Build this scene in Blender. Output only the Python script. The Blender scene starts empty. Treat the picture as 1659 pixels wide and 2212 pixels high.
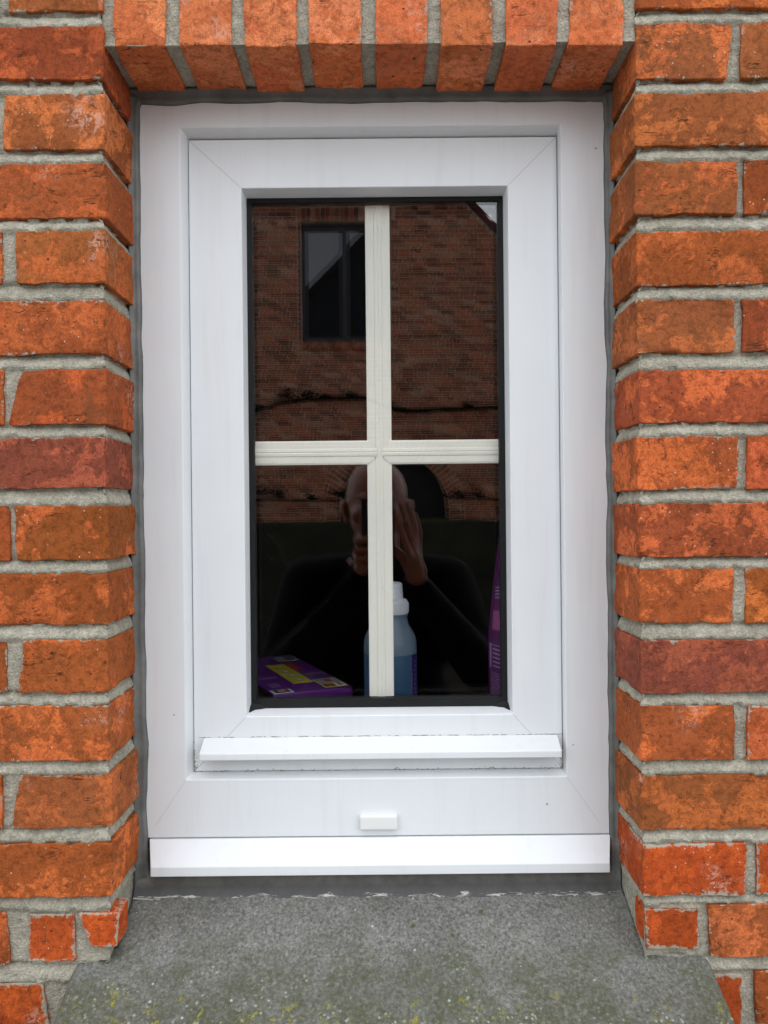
import bpy, bmesh, math, random
import numpy as np
from mathutils import Vector, Matrix, noise as mnoise

random.seed(7)
S = bpy.context.scene
COL = S.collection
rad = math.radians

# ------------------------------------------------------------------ camera
F = 1661.6            # focal length in overview pixels (1659 x 2212)
D = 0.742             # camera to wall face
ZC = 1.62             # camera height
ROLL = 0.0096
cs, sn = math.cos(ROLL), math.sin(ROLL)
cd = bpy.data.cameras.new('camera')
cam = bpy.data.objects.new('camera', cd)
COL.objects.link(cam)
cd.sensor_fit = 'VERTICAL'
cd.sensor_height = 36.0
cd.lens = F / 2212 * 36
cd.clip_start = 0.01
cd.clip_end = 2000
cam.matrix_world = Matrix.Translation((0, -D, ZC)) @ Matrix.Rotation(rad(90), 4, 'X') @ Matrix.Rotation(-ROLL, 4, 'Z')
S.camera = cam

# ------------------------------------------------------------------ sky and sun (overcast)
SUN_EL, SUN_AZ = rad(66), rad(6)
W = bpy.data.worlds.new('World')
S.world = W
W.use_nodes = True
wn, wl = W.node_tree.nodes, W.node_tree.links
wn.clear()
sky = wn.new('ShaderNodeTexSky')
sky.sky_type = 'NISHITA'
sky.sun_disc = False
sky.sun_elevation = SUN_EL
sky.sun_rotation = rad(180) - SUN_AZ
sky.air_density = 1.0
sky.dust_density = 0.6
hs = wn.new('ShaderNodeHueSaturation')
hs.inputs['Saturation'].default_value = 0.27
bg = wn.new('ShaderNodeBackground')
bg.inputs['Strength'].default_value = 0.15
wo = wn.new('ShaderNodeOutputWorld')
wl.new(sky.outputs[0], hs.inputs['Color'])
wl.new(hs.outputs[0], bg.inputs[0])
wl.new(bg.outputs[0], wo.inputs[0])
sd = bpy.data.lights.new('sun', 'SUN')
sd.energy = 0.5
sd.angle = rad(120)
sd.color = (1.0, 0.98, 0.95)
so = bpy.data.objects.new('sun', sd)
COL.objects.link(so)
sdir = Vector((math.sin(SUN_AZ) * math.cos(SUN_EL), -math.cos(SUN_AZ) * math.cos(SUN_EL), math.sin(SUN_EL)))
so.rotation_euler = sdir.to_track_quat('Z', 'Y').to_euler()

vs = S.view_settings
vs.view_transform = 'Standard'
vs.look = 'None'
vs.exposure = 1.38
vs.gamma = 1.0
S.render.engine = 'CYCLES'
S.cycles.transparent_max_bounces = 32
S.cycles.max_bounces = 12
S.cycles.glossy_bounces = 6
S.cycles.adaptive_threshold = 0.004

# ------------------------------------------------------------------ helpers
def q(u, v, y):
    """overview pixel -> (X, Z) on the plane at depth y"""
    du, dv = u - 829.5, v - 1106.0
    k = (y + D) / F
    return (du * cs - dv * sn) * k, ZC - (du * sn + dv * cs) * k

def new_obj(name, me, parent=None, mat=None, loc=None):
    o = bpy.data.objects.new(name, me)
    COL.objects.link(o)
    if parent is not None:
        o.parent = parent
    if loc is not None:
        o.location = loc
    if mat is not None and me is not None:
        if not me.materials:
            me.materials.append(mat)
    return o

def empty(name, loc, label, cat, group=None):
    o = bpy.data.objects.new(name, None)
    COL.objects.link(o)
    o.location = loc
    o.empty_display_size = 0.05
    tag(o, label, cat, group)
    return o

def tag(o, label=None, cat=None, group=None, kind=None):
    if label: o['label'] = label
    if cat: o['category'] = cat
    if group: o['group'] = group
    if kind: o['kind'] = kind
    return o

def mesh(verts, faces, smooth=False, name='m'):
    me = bpy.data.meshes.new(name)
    me.from_pydata([tuple(v) for v in verts], [], [tuple(f) for f in faces])
    if smooth:
        me.polygons.foreach_set('use_smooth', [True] * len(me.polygons))
    me.update()
    return me

def fix_normals(me):
    bm = bmesh.new()
    bm.from_mesh(me)
    bmesh.ops.recalc_face_normals(bm, faces=bm.faces)
    bm.to_mesh(me)
    bm.free()
    return me

class MB:
    """collects shapes into one mesh"""
    def __init__(self):
        self.v, self.f = [], []
    def add(self, vs_, fs_):
        n = len(self.v)
        self.v += [tuple(p) for p in vs_]
        self.f += [tuple(i + n for i in f) for f in fs_]
    def box(self, x0, x1, y0, y1, z0, z1):
        self.add([(x0, y0, z0), (x1, y0, z0), (x1, y1, z0), (x0, y1, z0), (x0, y0, z1), (x1, y0, z1), (x1, y1, z1), (x0, y1, z1)],
                 [(0, 3, 2, 1), (4, 5, 6, 7), (0, 1, 5, 4), (1, 2, 6, 5), (2, 3, 7, 6), (3, 0, 4, 7)])
    def prism_x(self, prof, x0, x1):
        """profile of (y, z) points extruded along x"""
        n = len(prof)
        self.add([(x0, p[0], p[1]) for p in prof] + [(x1, p[0], p[1]) for p in prof],
                 [tuple(range(n)), tuple(range(2 * n - 1, n - 1, -1))] + [(i, n + i, n + (i + 1) % n, (i + 1) % n) for i in range(n)])
    def lathe(self, prof, cx, cy, seg=40, sx=1.0, sy=1.0):
        n = len(prof)
        v, f = [], []
        for r, z in prof:
            for k in range(seg):
                a = 2 * math.pi * k / seg
                v.append((cx + r * sx * math.cos(a), cy + r * sy * math.sin(a), z))
        for i in range(n - 1):
            for k in range(seg):
                k2 = (k + 1) % seg
                f.append((i * seg + k, i * seg + k2, (i + 1) * seg + k2, (i + 1) * seg + k))
        f.append(tuple(range(seg - 1, -1, -1)))
        f.append(tuple((n - 1) * seg + k for k in range(seg)))
        self.add(v, f)
    def ellipsoid(self, c, r, seg=20, rings=12, rot=None):
        v, f = [], []
        for i in range(rings + 1):
            t = math.pi * i / rings
            for k in range(seg):
                a = 2 * math.pi * k / seg
                p = Vector((r[0] * math.sin(t) * math.cos(a), r[1] * math.sin(t) * math.sin(a), r[2] * math.cos(t)))
                if rot is not None:
                    p = rot @ p
                v.append(p + Vector(c))
        for i in range(rings):
            for k in range(seg):
                k2 = (k + 1) % seg
                f.append((i * seg + k, (i + 1) * seg + k, (i + 1) * seg + k2, i * seg + k2))
        self.add(v, f)
    def tube(self, pts, rs, seg=14):
        """chain of overlapping tapered segments with ball joints"""
        pts = [Vector(p) for p in pts]
        for i in range(len(pts)):
            self.ellipsoid(pts[i], (rs[i],) * 3, seg, 8)
        for i in range(len(pts) - 1):
            a, b = pts[i], pts[i + 1]
            d = (b - a)
            if d.length < 1e-6:
                continue
            rot = d.to_track_quat('Z', 'Y').to_matrix()
            v = []
            for p, r in ((a, rs[i]), (b, rs[i + 1])):
                for k in range(seg):
                    t = 2 * math.pi * k / seg
                    v.append(p + rot @ Vector((r * math.cos(t), r * math.sin(t), 0)))
            f = [(k, (k + 1) % seg, seg + (k + 1) % seg, seg + k) for k in range(seg)]
            f += [tuple(range(seg - 1, -1, -1)), tuple(range(seg, 2 * seg))]
            self.add(v, f)
    def build(self, name, mat, parent=None, smooth=False, bevel=0.0, loc=None, segs=2):
        me = fix_normals(mesh(self.v, self.f, smooth, name))
        o = new_obj(name, me, parent, mat, loc)
        if bevel > 0:
            b = o.modifiers.new('bevel', 'BEVEL')
            b.width = bevel
            b.segments = segs
            b.limit_method = 'ANGLE'
            b.angle_limit = rad(25)
            me.polygons.foreach_set('use_smooth', [True] * len(me.polygons))
            w = o.modifiers.new('wn', 'WEIGHTED_NORMAL')
            w.keep_sharp = False
        return o

def fbm(p, sc, octv=3, seed=0.0):
    return mnoise.fractal(Vector((p[0] * sc + seed, p[1] * sc + seed * 1.7, p[2] * sc - seed * 0.6)), 0.7, 2.1, octv)

# ------------------------------------------------------------------ materials
def mat(name):
    m = bpy.data.materials.new(name)
    m.use_nodes = True
    n, l = m.node_tree.nodes, m.node_tree.links
    b = n['Principled BSDF']
    return m, n, l, b

def plain(name, col, rough=0.5, spec=0.5, var=0.0, vscale=30, bump=0.0, bscale=200, metal=0.0):
    m, n, l, b = mat(name)
    b.inputs['Base Color'].default_value = (*col, 1)
    b.inputs['Roughness'].default_value = rough
    b.inputs['Specular IOR Level'].default_value = spec
    b.inputs['Metallic'].default_value = metal
    tc = n.new('ShaderNodeTexCoord')
    if var > 0:
        t = n.new('ShaderNodeTexNoise')
        t.inputs['Scale'].default_value = vscale
        t.inputs['Detail'].default_value = 6
        l.new(tc.outputs['Object'], t.inputs['Vector'])
        mr = n.new('ShaderNodeMapRange')
        mr.inputs[1].default_value, mr.inputs[2].default_value = 0.3, 0.7
        mr.inputs[3].default_value, mr.inputs[4].default_value = 1 - var, 1 + var
        l.new(t.outputs[0], mr.inputs[0])
        mx = n.new('ShaderNodeVectorMath')
        mx.operation = 'SCALE'
        mx.inputs[0].default_value = col
        l.new(mr.outputs[0], mx.inputs['Scale'])
        l.new(mx.outputs[0], b.inputs['Base Color'])
    if bump > 0:
        t = n.new('ShaderNodeTexNoise')
        t.inputs['Scale'].default_value = bscale
        t.inputs['Detail'].default_value = 5
        l.new(tc.outputs['Object'], t.inputs['Vector'])
        bp = n.new('ShaderNodeBump')
        bp.inputs['Strength'].default_value = 1.0
        bp.inputs['Distance'].default_value = bump
        l.new(t.outputs[0], bp.inputs['Height'])
        l.new(bp.outputs[0], b.inputs['Normal'])
    return m

def noise_node(n, l, vec, scale, detail=5, rough=0.6, dist=0.0):
    t = n.new('ShaderNodeTexNoise')
    t.inputs['Scale'].default_value = scale
    t.inputs['Detail'].default_value = detail
    t.inputs['Roughness'].default_value = rough
    t.inputs['Distortion'].default_value = dist
    l.new(vec, t.inputs['Vector'])
    return t.outputs[0]

def maprange(n, l, src, a, b_, c, d, smooth=False):
    m = n.new('ShaderNodeMapRange')
    if smooth:
        m.interpolation_type = 'SMOOTHSTEP'
    m.inputs[1].default_value, m.inputs[2].default_value = a, b_
    m.inputs[3].default_value, m.inputs[4].default_value = c, d
    l.new(src, m.inputs[0])
    return m.outputs[0]

def mixc(n, l, fac, a, b_, blend='MIX'):
    m = n.new('ShaderNodeMix')
    m.data_type = 'RGBA'
    m.blend_type = blend
    for sock, val in ((m.inputs[0], fac), (m.inputs[6], a), (m.inputs[7], b_)):
        if hasattr(val, 'node'):
            l.new(val, sock)
        elif isinstance(val, (int, float)):
            sock.default_value = val
        else:
            sock.default_value = (*val, 1)
    return m.outputs[2]

def math_n(n, l, op, a, b_=None):
    m = n.new('ShaderNodeMath')
    m.operation = op
    for i, val in enumerate((a, b_)):
        if val is None:
            continue
        if hasattr(val, 'node'):
            l.new(val, m.inputs[i])
        else:
            m.inputs[i].default_value = val
    return m.outputs[0]

def brick_material():
    m, n, l, b = mat('fired_brick')
    tc = n.new('ShaderNodeTexCoord')
    oi = n.new('ShaderNodeObjectInfo')
    sc = n.new('ShaderNodeMath'); sc.operation = 'MULTIPLY'; sc.inputs[1].default_value = 37.0
    l.new(oi.outputs['Random'], sc.inputs[0])
    ad = n.new('ShaderNodeVectorMath'); ad.operation = 'ADD'
    l.new(tc.outputs['Object'], ad.inputs[0])
    l.new(sc.outputs[0], ad.inputs[1])
    P = ad.outputs[0]
    body = n.new('ShaderNodeAttribute'); body.attribute_name = 'body'
    patch = n.new('ShaderNodeAttribute'); patch.attribute_name = 'patch'
    big = noise_node(n, l, P, 20, 3, 0.5, 0.4)
    med = noise_node(n, l, P, 75, 9, 0.72, 1.0)
    comb = math_n(n, l, 'ADD', math_n(n, l, 'MULTIPLY', big, 0.75), math_n(n, l, 'MULTIPLY', med, 0.55))
    mask = maprange(n, l, comb, 0.655, 0.700, 0, 0.95, True)
    mask = math_n(n, l, 'MULTIPLY', mask, maprange(n, l, noise_node(n, l, P, 320, 4, 0.7), 0.34, 0.50, 0.25, 1.0))
    c = mixc(n, l, mask, body.outputs['Color'], patch.outputs['Color'])
    # firing tone, brown crust, grit
    tone = maprange(n, l, noise_node(n, l, P, 12, 3, 0.5), 0.3, 0.7, 0.80, 1.2)
    c = mixc(n, l, 1.0, c, tone, 'MULTIPLY')
    crust = maprange(n, l, noise_node(n, l, P, 150, 8, 0.75), 0.36, 0.54, 0.60, 1.07)
    c = mixc(n, l, 1.0, c, crust, 'MULTIPLY')
    fine = maprange(n, l, noise_node(n, l, P, 900, 4, 0.7), 0.3, 0.7, 0.66, 1.32)
    c = mixc(n, l, 1.0, c, fine, 'MULTIPLY')
    grey = maprange(n, l, noise_node(n, l, P, 38, 8, 0.72, 1.0), 0.58, 0.66, 0, 0.6)
    c = mixc(n, l, grey, c, (0.150, 0.056, 0.021))
    vor = n.new('ShaderNodeTexVoronoi'); vor.inputs['Scale'].default_value = 95
    l.new(P, vor.inputs['Vector'])
    psz = maprange(n, l, vor.outputs['Color'], 0.55, 1.0, 0.0, 0.17)
    pit = maprange(n, l, math_n(n, l, 'SUBTRACT', vor.outputs['Distance'], psz), -0.02, 0.03, 0, 1)
    c = mixc(n, l, pit, (0.12, 0.04, 0.02), c)
    # drag cracks along the brick
    mp = n.new('ShaderNodeMapping'); mp.inputs['Scale'].default_value = (0.22, 0.5, 1.0)
    mp.inputs['Rotation'].default_value = (0, 0.12, 0)
    l.new(P, mp.inputs['Vector'])
    ck = noise_node(n, l, mp.outputs[0], 60, 4, 0.6, 0.5)
    ckl = maprange(n, l, math_n(n, l, 'ABSOLUTE', math_n(n, l, 'SUBTRACT', ck, 0.5)), 0.003, 0.010, 1, 0)
    ckm = math_n(n, l, 'MULTIPLY', ckl, maprange(n, l, noise_node(n, l, P, 30, 3), 0.56, 0.62, 0, 0.85))
    c = mixc(n, l, ckm, c, (0.07, 0.026, 0.015))
    # pale lime specks and blooms
    vor2 = n.new('ShaderNodeTexVoronoi'); vor2.inputs['Scale'].default_value = 130
    l.new(P, vor2.inputs['Vector'])
    sel = maprange(n, l, vor2.outputs['Color'], 0.72, 0.74, 0, 0.9)
    spk = math_n(n, l, 'MULTIPLY', maprange(n, l, vor2.outputs['Distance'], 0.06, 0.12, 1, 0), sel)
    c = mixc(n, l, spk, c, (0.6, 0.48, 0.40))
    blm = math_n(n, l, 'MULTIPLY', maprange(n, l, noise_node(n, l, P, 11, 2), 0.63, 0.70, 0, 1), maprange(n, l, noise_node(n, l, P, 130, 7, 0.75, 1.2), 0.50, 0.56, 0, 0.7))
    c = mixc(n, l, blm, c, (0.60, 0.36, 0.27))
    ea = n.new('ShaderNodeAttribute'); ea.attribute_name = 'edge'
    sm_ = math_n(n, l, 'ADD', math_n(n, l, 'MULTIPLY', ea.outputs['Fac'], 0.34), noise_node(n, l, P, 130, 7, 0.72, 0.8))
    sm_ = math_n(n, l, 'ADD', sm_, math_n(n, l, 'MULTIPLY', noise_node(n, l, P, 22, 2), 0.45))
    smk = maprange(n, l, sm_, 1.06, 1.10, 0, 0.92)
    c = mixc(n, l, smk, c, (0.36, 0.335, 0.265))
    l.new(c, b.inputs['Base Color'])
    b.inputs['Roughness'].default_value = 0.9
    b.inputs['Specular IOR Level'].default_value = 0.15
    h = math_n(n, l, 'ADD', math_n(n, l, 'MULTIPLY', noise_node(n, l, P, 420, 5, 0.7), 0.5),
               math_n(n, l, 'MULTIPLY', med, 0.9))
    h = math_n(n, l, 'ADD', h, math_n(n, l, 'MULTIPLY', pit, 0.5))
    h = math_n(n, l, 'SUBTRACT', h, math_n(n, l, 'MULTIPLY', ckm, 0.6))
    h = math_n(n, l, 'SUBTRACT', h, math_n(n, l, 'MULTIPLY', mask, 0.25))
    bp = n.new('ShaderNodeBump'); bp.inputs['Strength'].default_value = 0.9; bp.inputs['Distance'].default_value = 0.0016
    l.new(h, bp.inputs['Height'])
    l.new(bp.outputs[0], b.inputs['Normal'])
    return m

def mortar_material():
    m, n, l, b = mat('sandy_mortar')
    tc = n.new('ShaderNodeTexCoord'); P = tc.outputs['Object']
    big = maprange(n, l, noise_node(n, l, P, 9, 5, 0.6), 0.3, 0.7, 0, 1)
    c = mixc(n, l, big, (0.30, 0.28, 0.215), (0.46, 0.435, 0.345))
    med = maprange(n, l, noise_node(n, l, P, 120, 6, 0.7), 0.3, 0.7, 0.70, 1.20)
    c = mixc(n, l, 1.0, c, med, 'MULTIPLY')
    v = n.new('ShaderNodeTexVoronoi'); v.inputs['Scale'].default_value = 520
    l.new(P, v.inputs['Vector'])
    grain = maprange(n, l, v.outputs['Color'], 0.0, 1.0, 0.78, 1.22)
    c = mixc(n, l, 1.0, c, grain, 'MULTIPLY')
    # green-grey damp growth in patches
    gm = maprange(n, l, noise_node(n, l, P, 16, 6, 0.7), 0.60, 0.72, 0, 0.55)
    c = mixc(n, l, gm, c, (0.21, 0.21, 0.12))
    l.new(c, b.inputs['Base Color'])
    b.inputs['Roughness'].default_value = 0.95
    b.inputs['Specular IOR Level'].default_value = 0.2
    mp = n.new('ShaderNodeMapping'); mp.inputs['Scale'].default_value = (0.25, 0.25, 1.0)
    l.new(P, mp.inputs['Vector'])
    h = math_n(n, l, 'ADD', math_n(n, l, 'MULTIPLY', v.outputs['Distance'], 0.35), noise_node(n, l, P, 260, 5, 0.7))
    h = math_n(n, l, 'ADD', h, math_n(n, l, 'MULTIPLY', noise_node(n, l, mp.outputs[0], 130, 4, 0.6), 1.2))
    bp = n.new('ShaderNodeBump'); bp.inputs['Strength'].default_value = 1.0; bp.inputs['Distance'].default_value = 0.0022
    l.new(h, bp.inputs['Height'])
    l.new(bp.outputs[0], b.inputs['Normal'])
    return m

def stone_material():
    m, n, l, b = mat('weathered_sill_stone')
    tc = n.new('ShaderNodeTexCoord'); P = tc.outputs['Object']
    sep = n.new('ShaderNodeSeparateXYZ'); l.new(P, sep.inputs[0])
    big = maprange(n, l, noise_node(n, l, P, 11, 6, 0.65), 0.3, 0.7, 0, 1)
    c = mixc(n, l, big, (0.122, 0.121, 0.108), (0.196, 0.195, 0.178))
    med = maprange(n, l, noise_node(n, l, P, 310, 7, 0.78), 0.32, 0.68, 0.35, 1.65)
    c = mixc(n, l, 1.0, c, med, 'MULTIPLY')
    v = n.new('ShaderNodeTexVoronoi'); v.inputs['Scale'].default_value = 420
    l.new(P, v.inputs['Vector'])
    grain = maprange(n, l, v.outputs['Color'], 0.0, 1.0, 0.75, 1.3)
    c = mixc(n, l, 1.0, c, grain, 'MULTIPLY')
    # algae film, stronger towards the wet outer edge
    front = maprange(n, l, sep.outputs['Y'], 0.05, -0.06, -0.12, 0.16)
    al = math_n(n, l, 'ADD', noise_node(n, l, P, 19, 7, 0.7, 0.5), front)
    alm = maprange(n, l, al, 0.42, 0.62, 0, 0.85)
    alm = math_n(n, l, 'MULTIPLY', alm, maprange(n, l, noise_node(n, l, P, 210, 4, 0.7), 0.35, 0.6, 0.2, 1))
    c = mixc(n, l, alm, c, (0.075, 0.082, 0.038))
    # moss dots
    mv = n.new('ShaderNodeTexVoronoi'); mv.inputs['Scale'].default_value = 48
    l.new(P, mv.inputs['Vector'])
    mz = math_n(n, l, 'ADD', mv.outputs['Distance'], math_n(n, l, 'MULTIPLY', noise_node(n, l, P, 240, 4, 0.7), 0.35))
    mm = math_n(n, l, 'MULTIPLY', maprange(n, l, mz, 0.24, 0.32, 1, 0), maprange(n, l, noise_node(n, l, P, 7, 3), 0.52, 0.6, 0, 0.9))
    c = mixc(n, l, mm, c, (0.06, 0.075, 0.02))
    # pale lichen crust
    lv = n.new('ShaderNodeTexVoronoi'); lv.inputs['Scale'].default_value = 190
    l.new(P, lv.inputs['Vector'])
    lz = math_n(n, l, 'ADD', lv.outputs['Distance'], math_n(n, l, 'MULTIPLY', noise_node(n, l, P, 700, 3, 0.7), 0.4))
    lsel = math_n(n, l, 'ADD', noise_node(n, l, P, 26, 4, 0.6), maprange(n, l, sep.outputs['Y'], 0.02, -0.06, -0.14, 0.1))
    lm = math_n(n, l, 'MULTIPLY', maprange(n, l, lz, 0.40, 0.50, 1, 0), maprange(n, l, lsel, 0.50, 0.60, 0, 0.85))
    c = mixc(n, l, lm, c, (0.34, 0.37, 0.29))
    # yellow lichen near the front edge
    yz = noise_node(n, l, P, 95, 7, 0.72, 0.6)
    ysel = math_n(n, l, 'ADD', noise_node(n, l, P, 15, 4, 0.6), maprange(n, l, sep.outputs['Y'], 0.0, -0.055, -0.22, 0.07))
    ym = math_n(n, l, 'MULTIPLY', maprange(n, l, yz, 0.55, 0.60, 0, 1), maprange(n, l, ysel, 0.47, 0.56, 0, 0.75))
    c = mixc(n, l, ym, c, (0.33, 0.31, 0.045))
    # white grit
    wv = n.new('ShaderNodeTexVoronoi'); wv.inputs['Scale'].default_value = 70
    l.new(P, wv.inputs['Vector'])
    wm = math_n(n, l, 'MULTIPLY', maprange(n, l, wv.outputs['Distance'], 0.07, 0.11, 1, 0), maprange(n, l, wv.outputs['Color'], 0.66, 0.70, 0, 0.8))
    c = mixc(n, l, wm, c, (0.5, 0.5, 0.48))
    l.new(c, b.inputs['Base Color'])
    b.inputs['Roughness'].default_value = 0.85
    b.inputs['Specular IOR Level'].default_value = 0.3
    h = math_n(n, l, 'ADD', noise_node(n, l, P, 300, 6, 0.75), math_n(n, l, 'MULTIPLY', alm, 0.3))
    h = math_n(n, l, 'ADD', h, math_n(n, l, 'MULTIPLY', ym, 0.5))
    bp = n.new('ShaderNodeBump'); bp.inputs['Strength'].default_value = 0.9; bp.inputs['Distance'].default_value = 0.0016
    l.new(h, bp.inputs['Height'])
    l.new(bp.outputs[0], b.inputs['Normal'])
    return m

def pvc_material():
    m, n, l, b = mat('white_pvc')
    tc = n.new('ShaderNodeTexCoord'); P = tc.outputs['Object']
    c = mixc(n, l, maprange(n, l, noise_node(n, l, P, 6, 4), 0.3, 0.7, 0, 1), (0.69, 0.716, 0.722), (0.725, 0.751, 0.757))
    # a few fly specks and scuffs
    v = n.new('ShaderNodeTexVoronoi'); v.inputs['Scale'].default_value = 22
    l.new(P, v.inputs['Vector'])
    sp = math_n(n, l, 'MULTIPLY', maprange(n, l, v.outputs['Distance'], 0.018, 0.032, 1, 0), maprange(n, l, v.outputs['Color'], 0.62, 0.66, 0, 0.8))
    c = mixc(n, l, sp, c, (0.12, 0.11, 0.10))
    mp = n.new('ShaderNodeMapping'); mp.inputs['Scale'].default_value = (1.0, 1.0, 0.07)
    l.new(P, mp.inputs['Vector'])
    sk = maprange(n, l, noise_node(n, l, mp.outputs[0], 70, 5, 0.65), 0.52, 0.75, 0, 0.28)
    c = mixc(n, l, sk, c, (0.58, 0.57, 0.55))
    st = maprange(n, l, noise_node(n, l, P, 35, 6, 0.75, 1.5), 0.66, 0.80, 0, 0.3)
    c = mixc(n, l, st, c, (0.50, 0.44, 0.36))
    l.new(c, b.inputs['Base Color'])
    b.inputs['Roughness'].default_value = 0.38
    b.inputs['Specular IOR Level'].default_value = 0.45
    return m

def glass_material(name='window_glass', ior=1.72, tint=(1, 1, 1)):
    m, n, l, b = mat(name)
    n.remove(b)
    out = n['Material Output']
    geo = n.new('ShaderNodeNewGeometry')
    i_or = maprange(n, l, geo.outputs['Backfacing'], 0, 1, ior, 1 / ior)
    fr = n.new('ShaderNodeFresnel'); l.new(i_or, fr.inputs['IOR'])
    tr = n.new('ShaderNodeBsdfTransparent'); tr.inputs[0].default_value = (*tint, 1)
    gl = n.new('ShaderNodeBsdfGlossy'); gl.inputs['Roughness'].default_value = 0.0
    mx = n.new('ShaderNodeMixShader')
    l.new(fr.outputs[0], mx.inputs[0]); l.new(tr.outputs[0], mx.inputs[1]); l.new(gl.outputs[0], mx.inputs[2])
    l.new(mx.outputs[0], out.inputs[0])
    return m

def far_brick_material(use_attr):
    m, n, l, b = mat('far_brick_joined' if use_attr else 'far_brick')
    tc = n.new('ShaderNodeTexCoord')
    if use_attr:
        a = n.new('ShaderNodeAttribute'); a.attribute_name = 'body'; colr = a.outputs['Color']
    else:
        a = n.new('ShaderNodeObjectInfo'); colr = a.outputs['Color']
    v = maprange(n, l, noise_node(n, l, tc.outputs['Object'], 18, 5, 0.7), 0.3, 0.7, 0.75, 1.25)
    c = mixc(n, l, 1.0, colr, v, 'MULTIPLY')
    l.new(c, b.inputs['Base Color'])
    b.inputs['Roughness'].default_value = 0.9
    return m

M_BRICK = brick_material()
M_MORTAR = mortar_material()
M_STONE = stone_material()
M_PVC = pvc_material()
M_GLASS = glass_material()
M_BAR = plain('cream_glazing_bar', (0.75, 0.755, 0.665), 0.4, 0.4, 0.03, 12)
M_GASKET = plain('black_rubber', (0.010, 0.0105, 0.0105), 0.6, 0.22, 0.2, 60)
M_SPACER = plain('black_spacer', (0.006, 0.006, 0.006), 0.5)
M_CAULK = plain('grey_sealant', (0.115, 0.118, 0.108), 0.5, 0.5, 0.3, 45, 0.0007, 140)
M_ROOM = plain('dark_room_paint', (0.02, 0.02, 0.021), 0.9, 0.1)
M_SHELF = plain('dark_shelf', (0.012, 0.012, 0.012), 0.8, 0.1)

# ================================================================== GROUND
gm = mesh([(-300, -300, 0), (300, -300, 0), (300, 300, 0), (-300, 300, 0)], [(0, 1, 2, 3)])
ground = new_obj('ground', gm, None, plain('yard_concrete', (0.34, 0.335, 0.32), 0.9, 0.2, 0.3, 3, 0.004, 60))
tag(ground, 'grey concrete yard between the two houses', 'ground', kind='structure')
bdm = mesh([(-12, -9.05, 0.03), (12, -9.05, 0.03), (12, -5.2, 0.03), (-12, -5.2, 0.03), (-12, -5.1, -0.01), (12, -5.1, -0.01)], [(0, 1, 2, 3), (3, 2, 5, 4)])
bed = new_obj('dark_ground_strip', bdm, None, plain('dark_strip_tone', (0.022, 0.019, 0.014), 0.95, 0.1, 0.4, 9, 0.02, 25))  # added dark strip: reflected ground stays dark, pale yard still bounces light
tag(bed, 'dark strip of ground added along the garden wall to darken the reflection', 'ground', kind='structure')

# ================================================================== NEAR HOUSE WALL
XL = -0.2668          # reveal planes of the opening
XR = 0.2458
ZL = q(795, 97, 0)[1]     # underside of the soldier course
YREV = 0.105          # how deep the reveal bricks run
house = empty('house_wall', (0, 0, 0), 'near red brick house wall with grey mortar joints around the window', 'wall')

rnd = random.Random(11)
PAL = {  # crust colour, bright patch colour
    'o': ((0.325, 0.082, 0.021), (0.58, 0.142, 0.036)),
    'b': ((0.290, 0.084, 0.026), (0.53, 0.138, 0.040)),
    'r': ((0.310, 0.070, 0.023), (0.55, 0.120, 0.036)),
    'p': ((0.235, 0.064, 0.030), (0.38, 0.098, 0.042)),
    's': ((0.56, 0.145, 0.050), (0.66, 0.200, 0.082)),
    'c': ((0.42, 0.072, 0.014), (0.53, 0.098, 0.019)),
}

def set_cols(me, body, patch):
    for nm, c in (('body', body), ('patch', patch)):
        a = me.attributes.new(nm, 'FLOAT_COLOR', 'POINT')
        a.data.foreach_set('color', np.tile(np.array((*c, 1.0), dtype=np.float32), len(me.vertices)))

def jit(c, r):
    k = r.uniform(0.86, 1.12)
    g = r.uniform(0.92, 1.10)
    return (c[0] * k, c[1] * k * g, c[2] * k * r.uniform(0.9, 1.15))

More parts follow.
